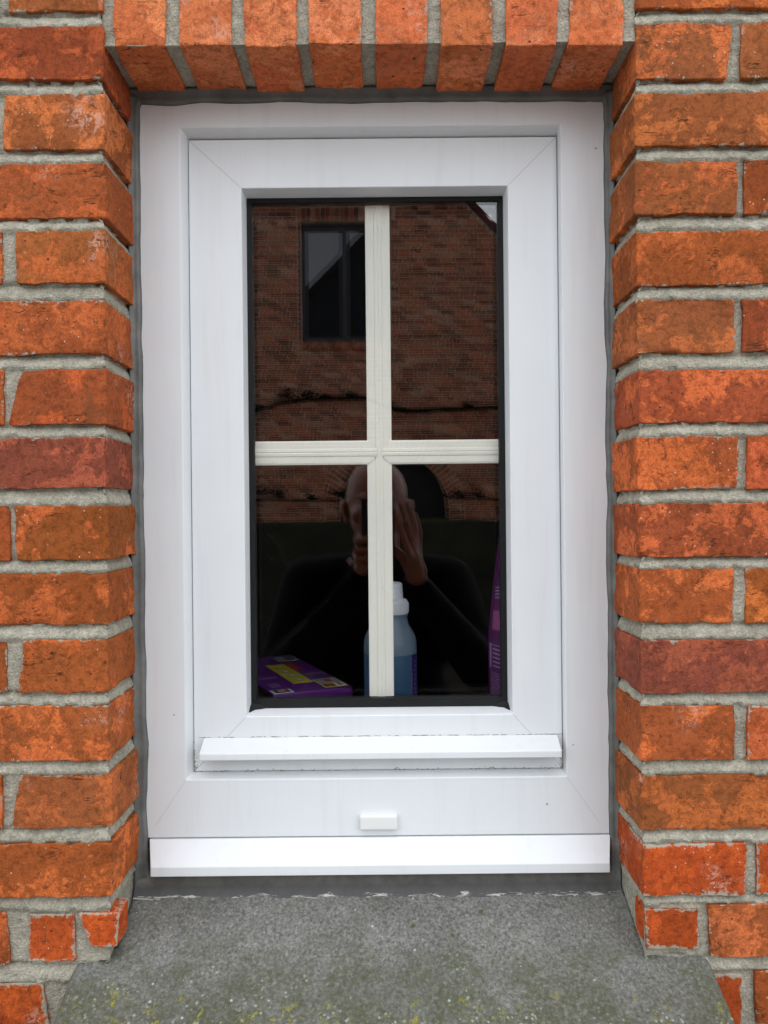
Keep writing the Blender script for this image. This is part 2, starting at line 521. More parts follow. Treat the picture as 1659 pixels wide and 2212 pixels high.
def hero_brick(x0t, x0b, x1t, x1b, z0, z1, pal='o', res=0.0034, yoff=0.0, depth=YREV, soldier=False, free=0):
    """rounded, chipped brick; front face in the wall plane, trapezoid outline allowed"""
    seed = rnd.uniform(0, 90)
    smear = 1.25 if pal == 'c' else rnd.uniform(0.62, 0.98)
    xc, zc = (x0t + x0b + x1t + x1b) / 4, (z0 + z1) / 2
    w, h = max(x1t, x1b) - min(x0t, x0b), z1 - z0
    hx, hz = w / 2, h / 2
    def steps(L, r_, both=True):
        e_ = [0.0, 0.0005, 0.0012, 0.0024]
        a_ = e_[-1]
        b2 = L - a_ if both else L
        k_ = max(2, int((b2 - a_) / r_))
        t_ = e_[:-1] + [a_ + (b2 - a_) * i_ / k_ for i_ in range(k_ + 1)]
        return t_ + ([L - v_ for v_ in reversed(e_[:-1])] if both else [])
    gxs, gzs, gys = steps(w, res), steps(h, res), steps(depth, res * 1.6, False)
    nx, nz, ny = len(gxs) - 1, len(gzs) - 1, len(gys) - 1
    idx, verts, faces, edge_a = {}, [], [], []
    def vid(i, j, k):
        key = (i, j, k)
        if key in idx:
            return idx[key]
        p = Vector((-hx + gxs[i], gys[j], -hz + gzs[k]))
        wp = (p.x + xc * 3, p.y, p.z + zc * 3)
        nn = fbm(wp, 55, 3, seed)
        n2 = fbm(wp, 17, 2, seed + 5)
        r = 0.0007 + 0.0026 * max(0.0, nn - 0.12) + 0.011 * max(0.0, n2 - 0.30)
        r = min(r, 0.012)
        qx = min(max(p.x, -hx + r), hx - r)
        qz = min(max(p.z, -hz + r), hz - r)
        qy = max(p.y, r)
        d = Vector((p.x - qx, p.y - qy, p.z - qz))
        if d.length > 1e-9:
            dn = d.normalized()
            o = Vector((qx, qy, qz)) + dn * r
            amp = 0.00055 * fbm(wp, 160, 3, seed + 2) + 0.0005 * fbm(wp, 26, 2, seed + 9)
            # flaked layer steps
            st = fbm(wp, 24, 3, seed + 31)
            if st > 0.34:
                amp -= 0.0009 * min(1.0, (st - 0.34) / 0.04)
            o += dn * amp
        else:
            o = p
        # wandering edges
        o.x += 0.0012 * fbm((p.z, 0, seed), 45, 2, seed) * (1 if abs(p.x) > hx * 0.5 else 0)
        o.z += 0.0011 * fbm((p.x + 3, 0, seed), 38, 3, seed + (4 if p.z > 0 else 0)) * (abs(p.z) / hz)
        # shear the box on to the trapezoid
        t = (o.z + hz) / h
        a = x0b + (x0t - x0b) * t
        b_ = x1b + (x1t - x1b) * t
        s = (o.x + hx) / w
        o = Vector((a + (b_ - a) * s - xc, o.y + yoff, o.z))
        idx[key] = len(verts)
        verts.append(o)
        dx_ = min([v_ for v_, s_ in ((hx - p.x, 1), (hx + p.x, -1)) if s_ != free])
        dm = min(dx_, hz - abs(p.z))
        edge_a.append(0.0 if (soldier and (j > 0 or k < 3)) else max(0.0, 1.0 - dm / 0.010) if j <= 2 else 0.8 * max(0.0, 1.0 - (hz - abs(p.z)) / 0.010))
        return idx[key]
    for i in range(nx):
        for k in range(nz):
            faces.append((vid(i, 0, k), vid(i + 1, 0, k), vid(i + 1, 0, k + 1), vid(i, 0, k + 1)))
    for j in range(ny):
        for k in range(nz):
            faces.append((vid(0, j + 1, k), vid(0, j, k), vid(0, j, k + 1), vid(0, j + 1, k + 1)))
            faces.append((vid(nx, j, k), vid(nx, j + 1, k), vid(nx, j + 1, k + 1), vid(nx, j, k + 1)))
    for i in range(nx):
        for j in range(ny):
            faces.append((vid(i, j, nz), vid(i + 1, j, nz), vid(i + 1, j + 1, nz), vid(i, j + 1, nz)))
            faces.append((vid(i, j + 1, 0), vid(i + 1, j + 1, 0), vid(i + 1, j, 0), vid(i, j, 0)))
    faces.append((vid(0, ny, 0), vid(0, ny, nz), vid(nx, ny, nz), vid(nx, ny, 0)) if False else (vid(0, ny, 0), vid(0, ny, nz), vid(nx, ny, nz)))
    me = mesh(verts, faces, True, 'brick')
    body, patch = PAL[pal]
    set_cols(me, jit(body, rnd), jit(patch, rnd))
    ea = me.attributes.new('edge', 'FLOAT', 'POINT')
    ea.data.foreach_set('value', [v_ * smear for v_ in edge_a])
    return new_obj('brick', me, house, M_BRICK, (xc, 0, zc))

# rows read off the photograph: (v top, v bottom, inner piece end u or None, next piece end u, colour, next colour)
LEFT = [(-90, 24, 18, None, 'b', 'o'), (57, 172, None, None, 'r', 'r'), (203, 322, 8, -22, 'b', 'o'), (352, 470, None, None, 'o', 'o'),
        (498, 612, 35, 2, 'b', 'o'), (650, 765, None, None, 'o', 'o'), (798, 917, (45, 20), 6, 'r', 'o'), (945, 1055, None, None, 'p', 'p'),
        (1093, 1210, 32, 20, 'o', 'o'), (1238, 1350, None, None, 'o', 'o'), (1383, 1497, (50, 38), 12, 'o', 'o'), (1525, 1645, None, None, 'o', 'o'),
        (1675, 1790, (42, 22), 3, 'b', 'o'), (1822, 1938, None, None, 'o', 'o')]
RIGHT = [(-100, 18, None, None, 'o', 'o'), (50, 170, (1583, 1570), 1600, 'b', 'b'), (200, 315, None, None, 'b', 'o'), (347, 463, 1592, 1608, 'b', 'o'),
         (498, 615, None, None, 'o', 'o'), (647, 762, 1587, 1603, 'b', 'r'), (798, 913, None, None, 'r', 'o'), (942, 1057, 1597, 1613, 'r', 'r'),
         (1087, 1203, None, None, 'r', 'r'), (1228, 1347, 1585, 1612, 'o', 'o'), (1383, 1497, None, None, 'p', 'r'), (1525, 1643, 1588, 1615, 'o', 'r'),
         (1675, 1793, None, None, 'b', 'o'), (1822, 1935, 1612, 1635, 'c', 'c')]
STR = 0.188
row_ext = {'L': [], 'R': []}     # z0, z1, outer x reached by hero bricks
bands = {'L': [], 'R': []}

def two(e):
    return e if isinstance(e, tuple) else (e, e)

for side, rows in (('L', LEFT), ('R', RIGHT)):
    for (vt, vb, e, nx_, pal, pal2) in rows:
        um = 140 if side == 'L' else 1480
        z1, z0 = q(um, vt, 0)[1], q(um, vb, 0)[1]
        edge = (XL if side == 'L' else XR) + rnd.uniform(-0.0015, 0.0015)
        yo = rnd.uniform(-0.0012, 0.0014)
        if e is None:
            o = edge - STR if side == 'L' else edge + STR
            if side == 'L':
                hero_brick(o, o, edge, edge, z0, z1, pal, yoff=yo, free=1)
            else:
                hero_brick(edge, edge, o, o, z0, z1, pal, yoff=yo, free=-1)
            ext = o
        else:
            et, eb = two(e)
            xt, xb = q(et, vt, 0)[0], q(eb, vb, 0)[0]
            if side == 'L':
                hero_brick(xt, xb, edge, edge, z0, z1, pal, yoff=yo, free=1)
            else:
                hero_brick(edge, edge, xt, xb, z0, z1, pal, yoff=yo, free=-1)
            ne = nx_ if nx_ is not None else (eb - 30 if side == 'L' else eb + 26)
            n0 = q(ne, (vt + vb) / 2, 0)[0]
            o = n0 - STR if side == 'L' else n0 + STR
            yo = rnd.uniform(-0.0012, 0.0014)
            if side == 'L':
                hero_brick(o, o, n0, n0, z0, z1, pal2, res=0.0045, yoff=yo)
            else:
                hero_brick(n0, n0, o, o, z0, z1, pal2, res=0.0045, yoff=yo)
            ext = o
        row_ext[side].append((z0, z1, ext))
        bands[side].append((z0, z1))

def px_brick(u0t, u0b, u1t, u1b, vt, vb, pal, depth=0.05, res=0.003, x0=None, x1=None):
    um = (u0t + u1b) / 2
    z1, z0 = q(um, vt, 0)[1], q(um, vb, 0)[1]
    a, b_, c, d = q(u0t, vt, 0)[0], q(u0b, vb, 0)[0], q(u1t, vt, 0)[0], q(u1b, vb, 0)[0]
    if x0 is not None: a = b_ = x0
    if x1 is not None: c = d = x1
    hero_brick(a, b_, c, d, z0, z1, pal, res, rnd.uniform(-0.001, 0.001), depth)
    return z0, z1, a, c

# cut pieces beside the stone sill
px_brick(62, 60, 160, 163, 1975, 2078, 'c')
px_brick(167, 198, 258, 252, 1972, 2045, 'c', depth=0.03)
z0, z1, a, c = px_brick(0, 0, 14, 20, 1970, 2087, 'o', x0=q(14, 2030, 0)[0] - STR)
row_ext['L'].append((z0, z1, a)); bands['L'].append((z0, z1))
z0, z1, a, c = px_brick(0, 0, 92, 108, 2125, 2238, 'c', x0=q(95, 2170, 0)[0] - STR)
row_ext['L'].append((z0, z1, a)); bands['L'].append((z0, z1))
px_brick(1393, 1396, 1508, 1508, 1963, 2048, 'c', depth=0.03)
z0, z1, a, c = px_brick(1530, 1535, 0, 0, 1962, 2075, 'b', x1=q(1532, 2020, 0)[0] + STR)
row_ext['R'].append((z0, z1, c)); bands['R'].append((z0, z1))
px_brick(1530, 1560, 1606, 1602, 2105, 2222, 'c')
z0, z1, a, c = px_brick(1632, 1632, 0, 0, 2105, 2222, 'o', x1=q(1632, 2160, 0)[0] + STR)
row_ext['R'].append((z0, z1, c)); bands['R'].append((z0, z1))

# soldier course over the opening
SOLD = [(244, 357), (386, 500), (527, 641), (666, 780), (812, 924), (953, 1064), (1093, 1204), (1230, 1347)]
ZLT = ZL + 0.19
for (u0, u1) in SOLD:
    x0, x1 = q(u0, 60, 0)[0], q(u1, 60, 0)[0]
    hero_brick(x0, x0, x1, x1, ZL + rnd.uniform(-0.002, 0.002), ZLT, 's', 0.0034, rnd.uniform(-0.001, 0.001), soldier=True)

# ---- mortar sheets that wrap round the reveal corner
def joint_recess(z, bnd):
    """weather-struck bed joints: deep under the upper brick, nearly flush on the lower one"""
    for i in range(len(bnd) - 1):
        top, low = bnd[i], bnd[i + 1]
        if low[1] <= z <= top[0]:
            t = (z - low[1]) / max(1e-6, top[0] - low[1])
            return 0.0006 + 0.0078 * t ** 2.2
    return 0.0038

def wrap_sheet(name, outer, edge, z0, z1, bnd, sign, res=0.0026, axis='x'):
    """path runs along the wall face from outer to edge, then into the reveal"""
    L1 = abs(edge - outer)
    n1, n2 = int(L1 / res), int(YREV / res)
    path = []
    for i in range(n1 + 1):
        t = i / n1
        s = (edge - outer) * t + outer
        path.append((s, 0.0, 0.0, 1.0) if i < n1 else (s, 0.0, -sign * 0.7, 0.7))
    for i in range(1, n2 + 1):
        path.append((edge, YREV * i / n2, -sign, 0.0))
    m = int((z1 - z0) / res)
    verts = []
    for j in range(m + 1):
        zz = z0 + (z1 - z0) * j / m
        for (s, y, ns, nyv) in path:
            p = (s, y, zz) if axis == 'x' else (zz, y, s)
            wob = 0.0022 * fbm((p[0], p[1], 0.0 if axis == 'x' else p[2]), 40, 2, 3.3)
            if axis == 'x':
                rc = joint_recess(zz + wob, bnd)
            else:
                rc = 0.0040
            rc += 0.0007 * fbm(p, 60, 3, 1.0) + 0.0005 * fbm(p, 230, 2, 8.0)
            rc = max(rc, 0.0002)
            if y > 0.004:
                rc = rc * 0.8 + 0.0016
            if axis == 'x':
                verts.append((s + ns * rc, y + nyv * rc, zz))
            else:
                verts.append((zz, y + nyv * rc, s + ns * rc))
    w = len(path)
    faces = []
    for j in range(m):
        for i in range(w - 1):
            a = j * w + i
            faces.append((a, a + 1, a + w + 1, a + w))
    me = fix_normals(mesh(verts, faces, True, 'mortar'))
    return new_obj(name, me, house, M_MORTAR)

ZLOW = q(829, 2300, 0)[1]
wrap_sheet('mortar', -0.46, XL, ZLOW, ZLT, bands['L'], 1.0)
wrap_sheet('mortar', 0.44, XR, ZLOW, ZLT, bands['R'], -1.0)
wrap_sheet('mortar', ZLT, ZL, XL - 0.002, XR + 0.002, None, -1.0, axis='z')

# ---- solid backing of the wall with the opening left free
SILLBOT = ZC - 0.545
bk = MB()
GAB = lambda x: 10.6 - abs(x - 1.5) * 1.0      # roof line of the near gable
TH = 0.32
def slab(x0, x1, z0, z1, y0=0.012):
    bk.box(x0, x1, y0, TH, z0, z1)
slab(-5.0, XL - 0.008, -0.02, 3.0); slab(XR + 0.008, 8.0, -0.02, 3.0)
slab(XL - 0.008, XR + 0.008, -0.02, SILLBOT + 0.004); slab(XL - 0.008, XR + 0.008, ZL + 0.008, 3.0)
bk.add([(-5.0, 0.012, 3.0), (8.0, 0.012, 3.0), (8.0, 0.012, 4.1), (1.5, 0.012, 10.6), (-5.0, 0.012, 4.1),
        (-5.0, TH, 3.0), (8.0, TH, 3.0), (8.0, TH, 4.1), (1.5, TH, 10.6), (-5.0, TH, 4.1)],
       [(0, 1, 2, 3, 4), (9, 8, 7, 6, 5), (0, 5, 6, 1), (1, 6, 7, 2), (2, 7, 8, 3), (3, 8, 9, 4), (4, 9, 5, 0)])
bk.build('mortar_core', M_MORTAR, house)
rf = MB()
for sgn in (-1, 1):
    e = 1.5 + sgn * 6.75
    rf.add([(1.5, -0.12, 10.62), (e, -0.12, 3.87), (e, 9, 3.87), (1.5, 9, 10.62), (1.5, -0.12, 10.80), (e, -0.12, 4.05), (e, 9, 4.05), (1.5, 9, 10.80)],
           [(0, 3, 2, 1), (4, 5, 6, 7), (0, 1, 5, 4), (1, 2, 6, 5), (2, 3, 7, 6), (3, 0, 4, 7)])
M_TILE = plain('dark_roof_tile', (0.06, 0.05, 0.045), 0.8, 0.2, 0.3, 5)
rf.build('roof', M_TILE, house)

# ---- remaining bricks of the wall, joined
def batch_bricks(rects, name, parent, material, y0, depth, colf, lim=None):
    V, Fc, C = [], [], []
    for (x0, x1, z0, z1) in rects:
        n = len(V)
        b_ = 0.0016
        yo = y0 + rnd.uniform(-0.001, 0.001)
        V += [(x0, yo + b_, z0), (x1, yo + b_, z0), (x1, yo + b_, z1), (x0, yo + b_, z1),
              (x0 + b_, yo, z0 + b_), (x1 - b_, yo, z0 + b_), (x1 - b_, yo, z1 - b_), (x0 + b_, yo, z1 - b_),
              (x0, yo + depth, z0), (x1, yo + depth, z0), (x1, yo + depth, z1), (x0, yo + depth, z1)]
        Fc += [tuple(n + i for i in f) for f in ((4, 5, 6, 7), (0, 1, 5, 4), (1, 2, 6, 5), (2, 3, 7, 6), (3, 0, 4, 7),
                                                 (0, 8, 9, 1), (1, 9, 10, 2), (2, 10, 11, 3), (3, 11, 8, 0))]
        C.append(colf())
    me = mesh(V, Fc, False, name)
    for k, nm in enumerate(('body', 'patch')):
        arr = np.ones((len(V), 4), dtype=np.float32)
        for i, c in enumerate(C):
            arr[i * 12:(i + 1) * 12, :3] = c[k]
        at = me.attributes.new(nm, 'FLOAT_COLOR', 'POINT')
        at.data.foreach_set('color', arr.ravel())
    o = new_obj(name, me, parent, material)
    tag(o, kind='stuff')
    return o

def fill_row(z0, z1, spans, shift, joint, out, stretch=STR, header=0.092, mixed=False):
    """lays bricks in the free spans of one course"""
    for (a, b_) in spans:
        x = a
        first = True
        while x < b_ - 0.02:
            ln = stretch if not mixed else rnd.choice((stretch, stretch, header))
            if first:
                ln = ln * shift
                first = False
            e = min(x + ln, b_)
            if b_ - e < 0.03:
                e = b_
            out.append((x, e, z0, z1))
            x = e + joint

def near_cols():
    p = PAL[rnd.choice('ooobbr')]
    return jit(p[0], rnd), jit(p[1], rnd)

rects = []
J = 0.014
for side in 'LR':
    for (z0, z1, ext) in row_ext[side]:
        sh = rnd.uniform(0.4, 1)
        if side == 'L':
            fill_row(z0, z1, [(-5.0, ext - J)], sh, J, rects)
        else:
            fill_row(z0, z1, [(ext + J, 8.0)], sh, J, rects)
ztop = max(b_[1] for b_ in bands['L'] + bands['R'])
z = ztop + J
k = 0
while z < 3.45:
    z1 = z + 0.0515
    lo, hi = max(-5.0, 1.5 - (10.55 - z1)), min(8.0, 1.5 + (10.55 - z1))
    sh = 0.5 if k % 2 else 1.0
    if z < ZLT + 0.01:
        sp = [(lo, XL - 0.004), (XR + 0.004, hi)]
    else:
        sp = [(lo, hi)]
    fill_row(z, z1, [s for s in sp if s[1] - s[0] > 0.03], sh, J, rects)
    z = z1 + J
    k += 1
zb = min(b_[0] for b_ in bands['L'] + bands['R']) - J
while zb > 0.06:
    z0 = zb - 0.0515
    sp = [(-5.0, -0.318), (0.328, 8.0)] if zb > SILLBOT - 0.005 else [(-5.0, 8.0)]
    fill_row(z0, zb, sp, 0.5 if k % 2 else 1.0, J, rects)
    zb = z0 - J
    k += 1
batch_bricks(rects, 'brick_field', house, M_BRICK, 0.0, 0.05, near_cols)
sl_ = MB()
zz = 3.48
while zz < 10.4:          # dark courses added on the unseen upper gable, to darken the reflection
    lo, hi = max(-5.0, 1.5 - (10.5 - zz)), min(8.0, 1.5 + (10.5 - zz))
    sl_.add([(lo, -0.012, zz), (hi, -0.012, zz), (hi, 0.006, zz + 0.16), (lo, 0.006, zz + 0.16), (lo, 0.011, zz), (hi, 0.011, zz), (hi, 0.011, zz + 0.16), (lo, 0.011, zz + 0.16)],
            [(0, 1, 2, 3), (0, 4, 5, 1), (1, 5, 6, 2), (2, 6, 7, 3), (3, 7, 4, 0)])
    zz += 0.16
tag(sl_.build('added_dark_cladding', plain('dark_cladding_tone', (0.028, 0.03, 0.034), 0.6, 0.4, 0.3, 6), house), kind='stuff')

# ================================================================== STONE SILL
def sill_top(x, y):
    return ZC - 0.437 + y * 0.43
sv, sf, sidx = [], [], {}
stp = 0.004
XA, XB = -0.305, 0.313
def inside(x, y):
    if y < 0.022:
        return XA <= x <= XB and y >= -0.072
    return XL - 0.004 <= x <= XR + 0.004 and y <= 0.102
def svid(i, j):
    if (i, j) not in sidx:
        x, y = XA + i * stp, -0.072 + j * stp
        z = sill_top(x, y) + 0.0011 * fbm((x, y, 0), 30, 3, 2.0) + 0.0006 * fbm((x, y, 0), 130, 3, 7.0)
        for d in (x - XA, XB - x, y + 0.072):
            if d < 0.008:
                z -= 0.006 * (1 - max(0, d) / 0.008) ** 2
        sidx[(i, j)] = len(sv)
        sv.append((x, y, z))
    return sidx[(i, j)]
NI, NJ = int((XB - XA) / stp), int(0.174 / stp)
for i in range(NI):
    for j in range(NJ):
        if inside(XA + (i + 0.5) * stp, -0.072 + (j + 0.5) * stp):
            sf.append((svid(i, j), svid(i + 1, j), svid(i + 1, j + 1), svid(i, j + 1)))
sm = mesh(sv, sf, True, 'stone_sill')
bm = bmesh.new(); bm.from_mesh(sm)
ed = [e for e in bm.edges if e.is_boundary]
ret = bmesh.ops.extrude_edge_only(bm, edges=ed)
for vv in [g for g in ret['geom'] if isinstance(g, bmesh.types.BMVert)]:
    vv.co.z = SILLBOT
bmesh.ops.recalc_face_normals(bm, faces=bm.faces)
bm.to_mesh(sm); bm.free()
sill = new_obj('stone_sill', sm, None, M_STONE)
tag(sill, 'sloping weathered grey stone window sill with green algae and yellow lichen', 'window sill')

# ================================================================== WINDOW
YF = 0.085            # outer frame face
win = empty('window', (-0.008, YF, ZC - 0.39), 'white plastic window with four panes divided by a cream cross', 'window')
def wobj(mb, name, m, parent=None, bevel=0.0, smooth=False):
    o = mb.build(name, m, None, smooth, bevel)
    par = parent if parent is not None else win
    o.parent = par
    o.matrix_parent_inverse = par.matrix_world.inverted() if par is not win else Matrix.Translation(win.location).inverted()
    return o

def rect(uL, uR, vT, vB, y):
    """rectangle on plane y from mean pixel edges"""
    vm, um = (vT + vB) / 2, (uL + uR) / 2
    return (q(uL, vm, y)[0], q(uR, vm, y)[0], q(um, vB, y)[1], q(um, vT, y)[1], y)

def ring(mb, rects_, gap=0.0):
    """mitred frame; rects_ = closed profile of (xl, xr, zb, zt, y)"""
    n = len(rects_)
    v, f = [], []
    for (xl, xr, zb_, zt, y) in rects_:
        v += [(xl, y, zb_), (xr, y, zb_), (xr, y, zt), (xl, y, zt)]
    for i in range(n):
        j = (i + 1) % n
        for k in range(4):
            k2 = (k + 1) % 4
            f.append((i * 4 + k, i * 4 + k2, j * 4 + k2, j * 4 + k))
    mb.add(v, f)

def seams(a, b_, y, parent, m, w=0.00035, which=(0, 1, 2, 3)):
    """hairline weld seams across the mitred corners of a frame face"""
    ca = [(a[0], a[2]), (a[1], a[2]), (a[1], a[3]), (a[0], a[3])]
    cb = [(b_[0], b_[2]), (b_[1], b_[2]), (b_[1], b_[3]), (b_[0], b_[3])]
    for k in which:
        p, q_ = Vector(ca[k]), Vector(cb[k])
        d = (q_ - p).normalized()
        nrm = Vector((-d.y, d.x)) * w / 2
        p, q_ = p + d * 0.001, q_ - d * 0.001
        mb_ = MB()
        pts = [p - nrm, q_ - nrm, q_ + nrm, p + nrm]
        mb_.add([(t.x, y - 0.00012, t.y) for t in pts] + [(t.x, y + 0.0005, t.y) for t in pts],
                [(0, 1, 2, 3), (7, 6, 5, 4), (0, 4, 5, 1), (1, 5, 6, 2), (2, 6, 7, 3), (3, 7, 4, 0)])
        wobj(mb_, 'weld_seam', m, parent)

# outer frame
YS = YF + 0.0115      # sash face
YG = YS + 0.0225      # outer glass face
of_o = (XL + 0.001, XR - 0.001, q(820, 1806, YF)[1], ZL - 0.006, YF)
i1 = rect(395, 1217, 272, 1681, YF)
i2x = rect(411, 1211, 294, 1665, YS)
def at_y(r, y):
    return (r[0], r[1], r[2], r[3], y)
# mean edges already at mid height; the ring is plumb, the camera rolls
mb = MB()
ring(mb, [at_y(of_o, YG + 0.024), of_o, i1, i2x, at_y(i2x, YG + 0.024)])
frame = wobj(mb, 'outer_frame', M_PVC, bevel=0.0011)
M_SEAM = plain('weld_seam_grey', (0.42, 0.42, 0.42), 0.5)
seams(i1, (of_o[0] + 0.016, of_o[1] - 0.016, of_o[2] + 0.012, of_o[3]), YF, frame, M_SEAM, 0.0003, (0, 1))

# sash
e = 0.0028
s_o = (i2x[0] + 0.0006, i2x[1] - 0.0006, i2x[2] + 0.0006, i2x[3] - 0.0015, YS + 0.0015)
g1 = rect(527, 1102, 404, 1545, YS + 0.0015)
g2 = rect(538, 1091, 427, 1527, YG)
mb = MB()
ring(mb, [at_y(s_o, YG + 0.019), s_o, g1, g2, at_y(g2, YG + 0.019)])
sash = wobj(mb, 'sash', M_PVC, bevel=0.0011)
seams(s_o, g1, YS + 0.0015, sash, M_SEAM, 0.0005)

# black gasket with flared lower corners
g3 = rect(549, 1079, 437, 1508, YG + 0.001)
mb = MB()
ring(mb, [at_y(g2, YG + 0.012), at_y(g2, YG - 0.0012), at_y(g3, YG - 0.0006), at_y(g3, YG + 0.012)], gap=0)
for sx, xx in ((1, g2[0]), (-1, g2[1])):
    zc_ = g2[2]
    yy = YG - 0.0016
    pts = [(xx - sx * 0.0035, zc_ - 0.0055), (xx - sx * 0.0008, zc_ + 0.004), (xx + sx * 0.003, zc_ + 0.006), (xx + sx * 0.014, zc_ + 0.0025),
           (xx + sx * 0.016, zc_ + 0.0), (xx + sx * 0.005, zc_ - 0.0012), (xx - sx * 0.001, zc_ - 0.0055)]
    n = len(pts)
    # the tip lies on the sloping bead
    def yb(p):
        t = max(0.0, (zc_ - p[1]) / 0.0065)
        t2 = max(0.0, (xx - p[0]) * sx / 0.0045)
        return yy - 0.0225 * max(t, t2) * 0.8
    v = [(p[0], yb(p), p[1]) for p in pts] + [(p[0], yb(p) + 0.002, p[1]) for p in pts]
    mb.add(v, [tuple(range(n)), tuple(range(2 * n - 1, n - 1, -1))] + [(i, n + i, n + (i + 1) % n, (i + 1) % n) for i in range(n)])
wobj(mb, 'gasket', M_GASKET, sash)

# double glazing
gx0, gx1, gz0, gz1 = g2[0] + 0.0005, g2[1] - 0.0005, g2[2] + 0.0005, g2[3] - 0.0005
mb = MB(); mb.box(gx0, gx1, YG + 0.0016, YG + 0.0056, gz0, gz1)
wobj(mb, 'outer_glass_pane', M_GLASS, sash)
mb = MB(); mb.box(gx0, gx1, YG + 0.0200, YG + 0.0240, gz0, gz1)
ig = wobj(mb, 'inner_glass_pane', M_GLASS, sash)
# sealed units are never perfectly parallel: the second reflection is a little offset
piv = Matrix.Translation(((gx0 + gx1) / 2, YG + 0.022, (gz0 + gz1) / 2))
for vtx in ig.data.vertices:
    vtx.co = piv @ Matrix.Rotation(rad(0.10), 4, 'X') @ Matrix.Rotation(rad(0.16), 4, 'Z') @ piv.inverted() @ vtx.co
g4 = (g3[0] - 0.003, g3[1] + 0.003, g3[2] - 0.0035, g3[3] + 0.0035)
mb = MB()
gg = (gx0, gx1, gz0, gz1)
ring(mb, [(*gg, YG + 0.0185), (*gg, YG + 0.0062), (*g4, YG + 0.0062), (*g4, YG + 0.0185)], gap=0)
wobj(mb, 'spacer', M_SPACER, sash)
g5 = (g3[0] - 0.016, g3[1] + 0.016, g3[2] - 0.022, g3[3] + 0.022)
mb = MB()
ring(mb, [at_y(of_o, YG + 0.050), at_y(of_o, YG + 0.0255), (*g5, YG + 0.0255), (*g5, YG + 0.050)])
wobj(mb, 'dark_cover_ring', M_SPACER)  # black ring added behind the sash to cover a bright strip

# glazing bars inside the cavity
YB = YG + 0.0075
bx0, _ = q(791, 760, YB); bx1, _ = q(844, 760, YB)
_, hb1 = q(815, 951, YB); _, hb0 = q(815, 1002.5, YB)
bw = bx1 - bx0
def bar_profile(w):
    """stepped face (across, depth) with a double bead in the middle"""
    return [(0, 0.0085), (0, 0.0020), (0.002, 0.0012), (w * 0.33, 0.0012), (w * 0.36, 0.0003), (w * 0.46, 0.0), (w * 0.50, 0.0007),
            (w * 0.54, 0.0), (w * 0.64, 0.0003), (w * 0.67, 0.0012), (w - 0.002, 0.0012), (w, 0.0020), (w, 0.0085)]
pr = bar_profile(bw)
n = len(pr)
mb = MB()
zb_, zt_ = g4[2] - 0.002, g4[3] + 0.001
v = [(bx0 + a, YB + 0.0015 + d, zb_) for a, d in pr] + [(bx0 + a, YB + 0.0015 + d, zt_) for a, d in pr]
mb.add(v, [tuple(range(n)), tuple(range(2 * n - 1, n - 1, -1))] + [(i, n + i, n + (i + 1) % n, (i + 1) % n) for i in range(n)])
wobj(mb, 'glazing_bar', M_BAR, sash)
hw = hb1 - hb0
pr = bar_profile(hw)
for (xa, xe, sg) in ((g4[0] + 0.0003, (bx0 + bx1) / 2 - 0.003, 1), (g4[1] - 0.0003, (bx0 + bx1) / 2 + 0.003, -1)):
    mb = MB()
    v = [(xa, YB + d, hb0 + a) for a, d in pr]
    for a, d in pr:
        off = abs(a - hw / 2)
        cut = max(0.0, off - hw * 0.14) * 1.0
        v.append((xe - sg * cut, YB + d, hb0 + a))
    mb.add(v, [tuple(range(n)), tuple(range(2 * n - 1, n - 1, -1))] + [(i, n + i, n + (i + 1) % n, (i + 1) % n) for i in range(n)])
    wobj(mb, 'glazing_bar', M_BAR, sash)

# weather bar on the sash
ys, yo_ = YS + 0.0012, YS - 0.0215
zA = q(820, 1590, ys)[1]; zB = q(820, 1624, yo_)[1]; zC_ = q(820, 1640, yo_)[1]
mb = MB()
mb.prism_x([(ys, zA), (yo_ + 0.001, zB), (yo_, zB - 0.001), (yo_, zC_), (yo_ + 0.003, zC_), (yo_ + 0.004, zC_ + 0.004), (ys, zC_ + 0.006)],
           q(430, 1625, yo_)[0], q(1214, 1625, yo_)[0])
wobj(mb, 'weather_bar', M_PVC, sash, bevel=0.0007)

# grime gathered along the weather bar and in the lower corners of the sash
gr_ = random.Random(5)
mb = MB()
xa_, xb_ = q(430, 1600, ys)[0], q(1214, 1600, ys)[0]
for i in range(95):
    x_ = gr_.uniform(xa_, xb_)
    mb.ellipsoid((x_, ys + 0.0004, zA + gr_.uniform(0.0, 0.0006)), (gr_.uniform(0.0008, 0.0045), 0.0006, gr_.uniform(0.0002, 0.0005)), 8, 4)
for i in range(60):
    sd_ = gr_.choice((0, 1))
    x_ = (i2x[0] + abs(gr_.gauss(0, 0.0022))) if sd_ == 0 else (i2x[1] - abs(gr_.gauss(0, 0.0022)))
    mb.ellipsoid((x_, ys + 0.0004, i2x[2] + abs(gr_.gauss(0, 0.014))), (gr_.uniform(0.0003, 0.0010), 0.0006, gr_.uniform(0.0004, 0.0014)), 8, 4)
for i in range(70):
    x_ = gr_.uniform(i2x[0], i2x[1])
    mb.ellipsoid((x_, ys + 0.0004, i2x[2] + abs(gr_.gauss(0, 0.0016))), (gr_.uniform(0.0004, 0.0016), 0.0006, gr_.uniform(0.0003, 0.0007)), 8, 4)
go_ = wobj(mb, 'grime', plain('brown_grime', (0.34, 0.31, 0.26), 0.9, 0.1), sash, smooth=True)
tag(go_, kind='stuff')

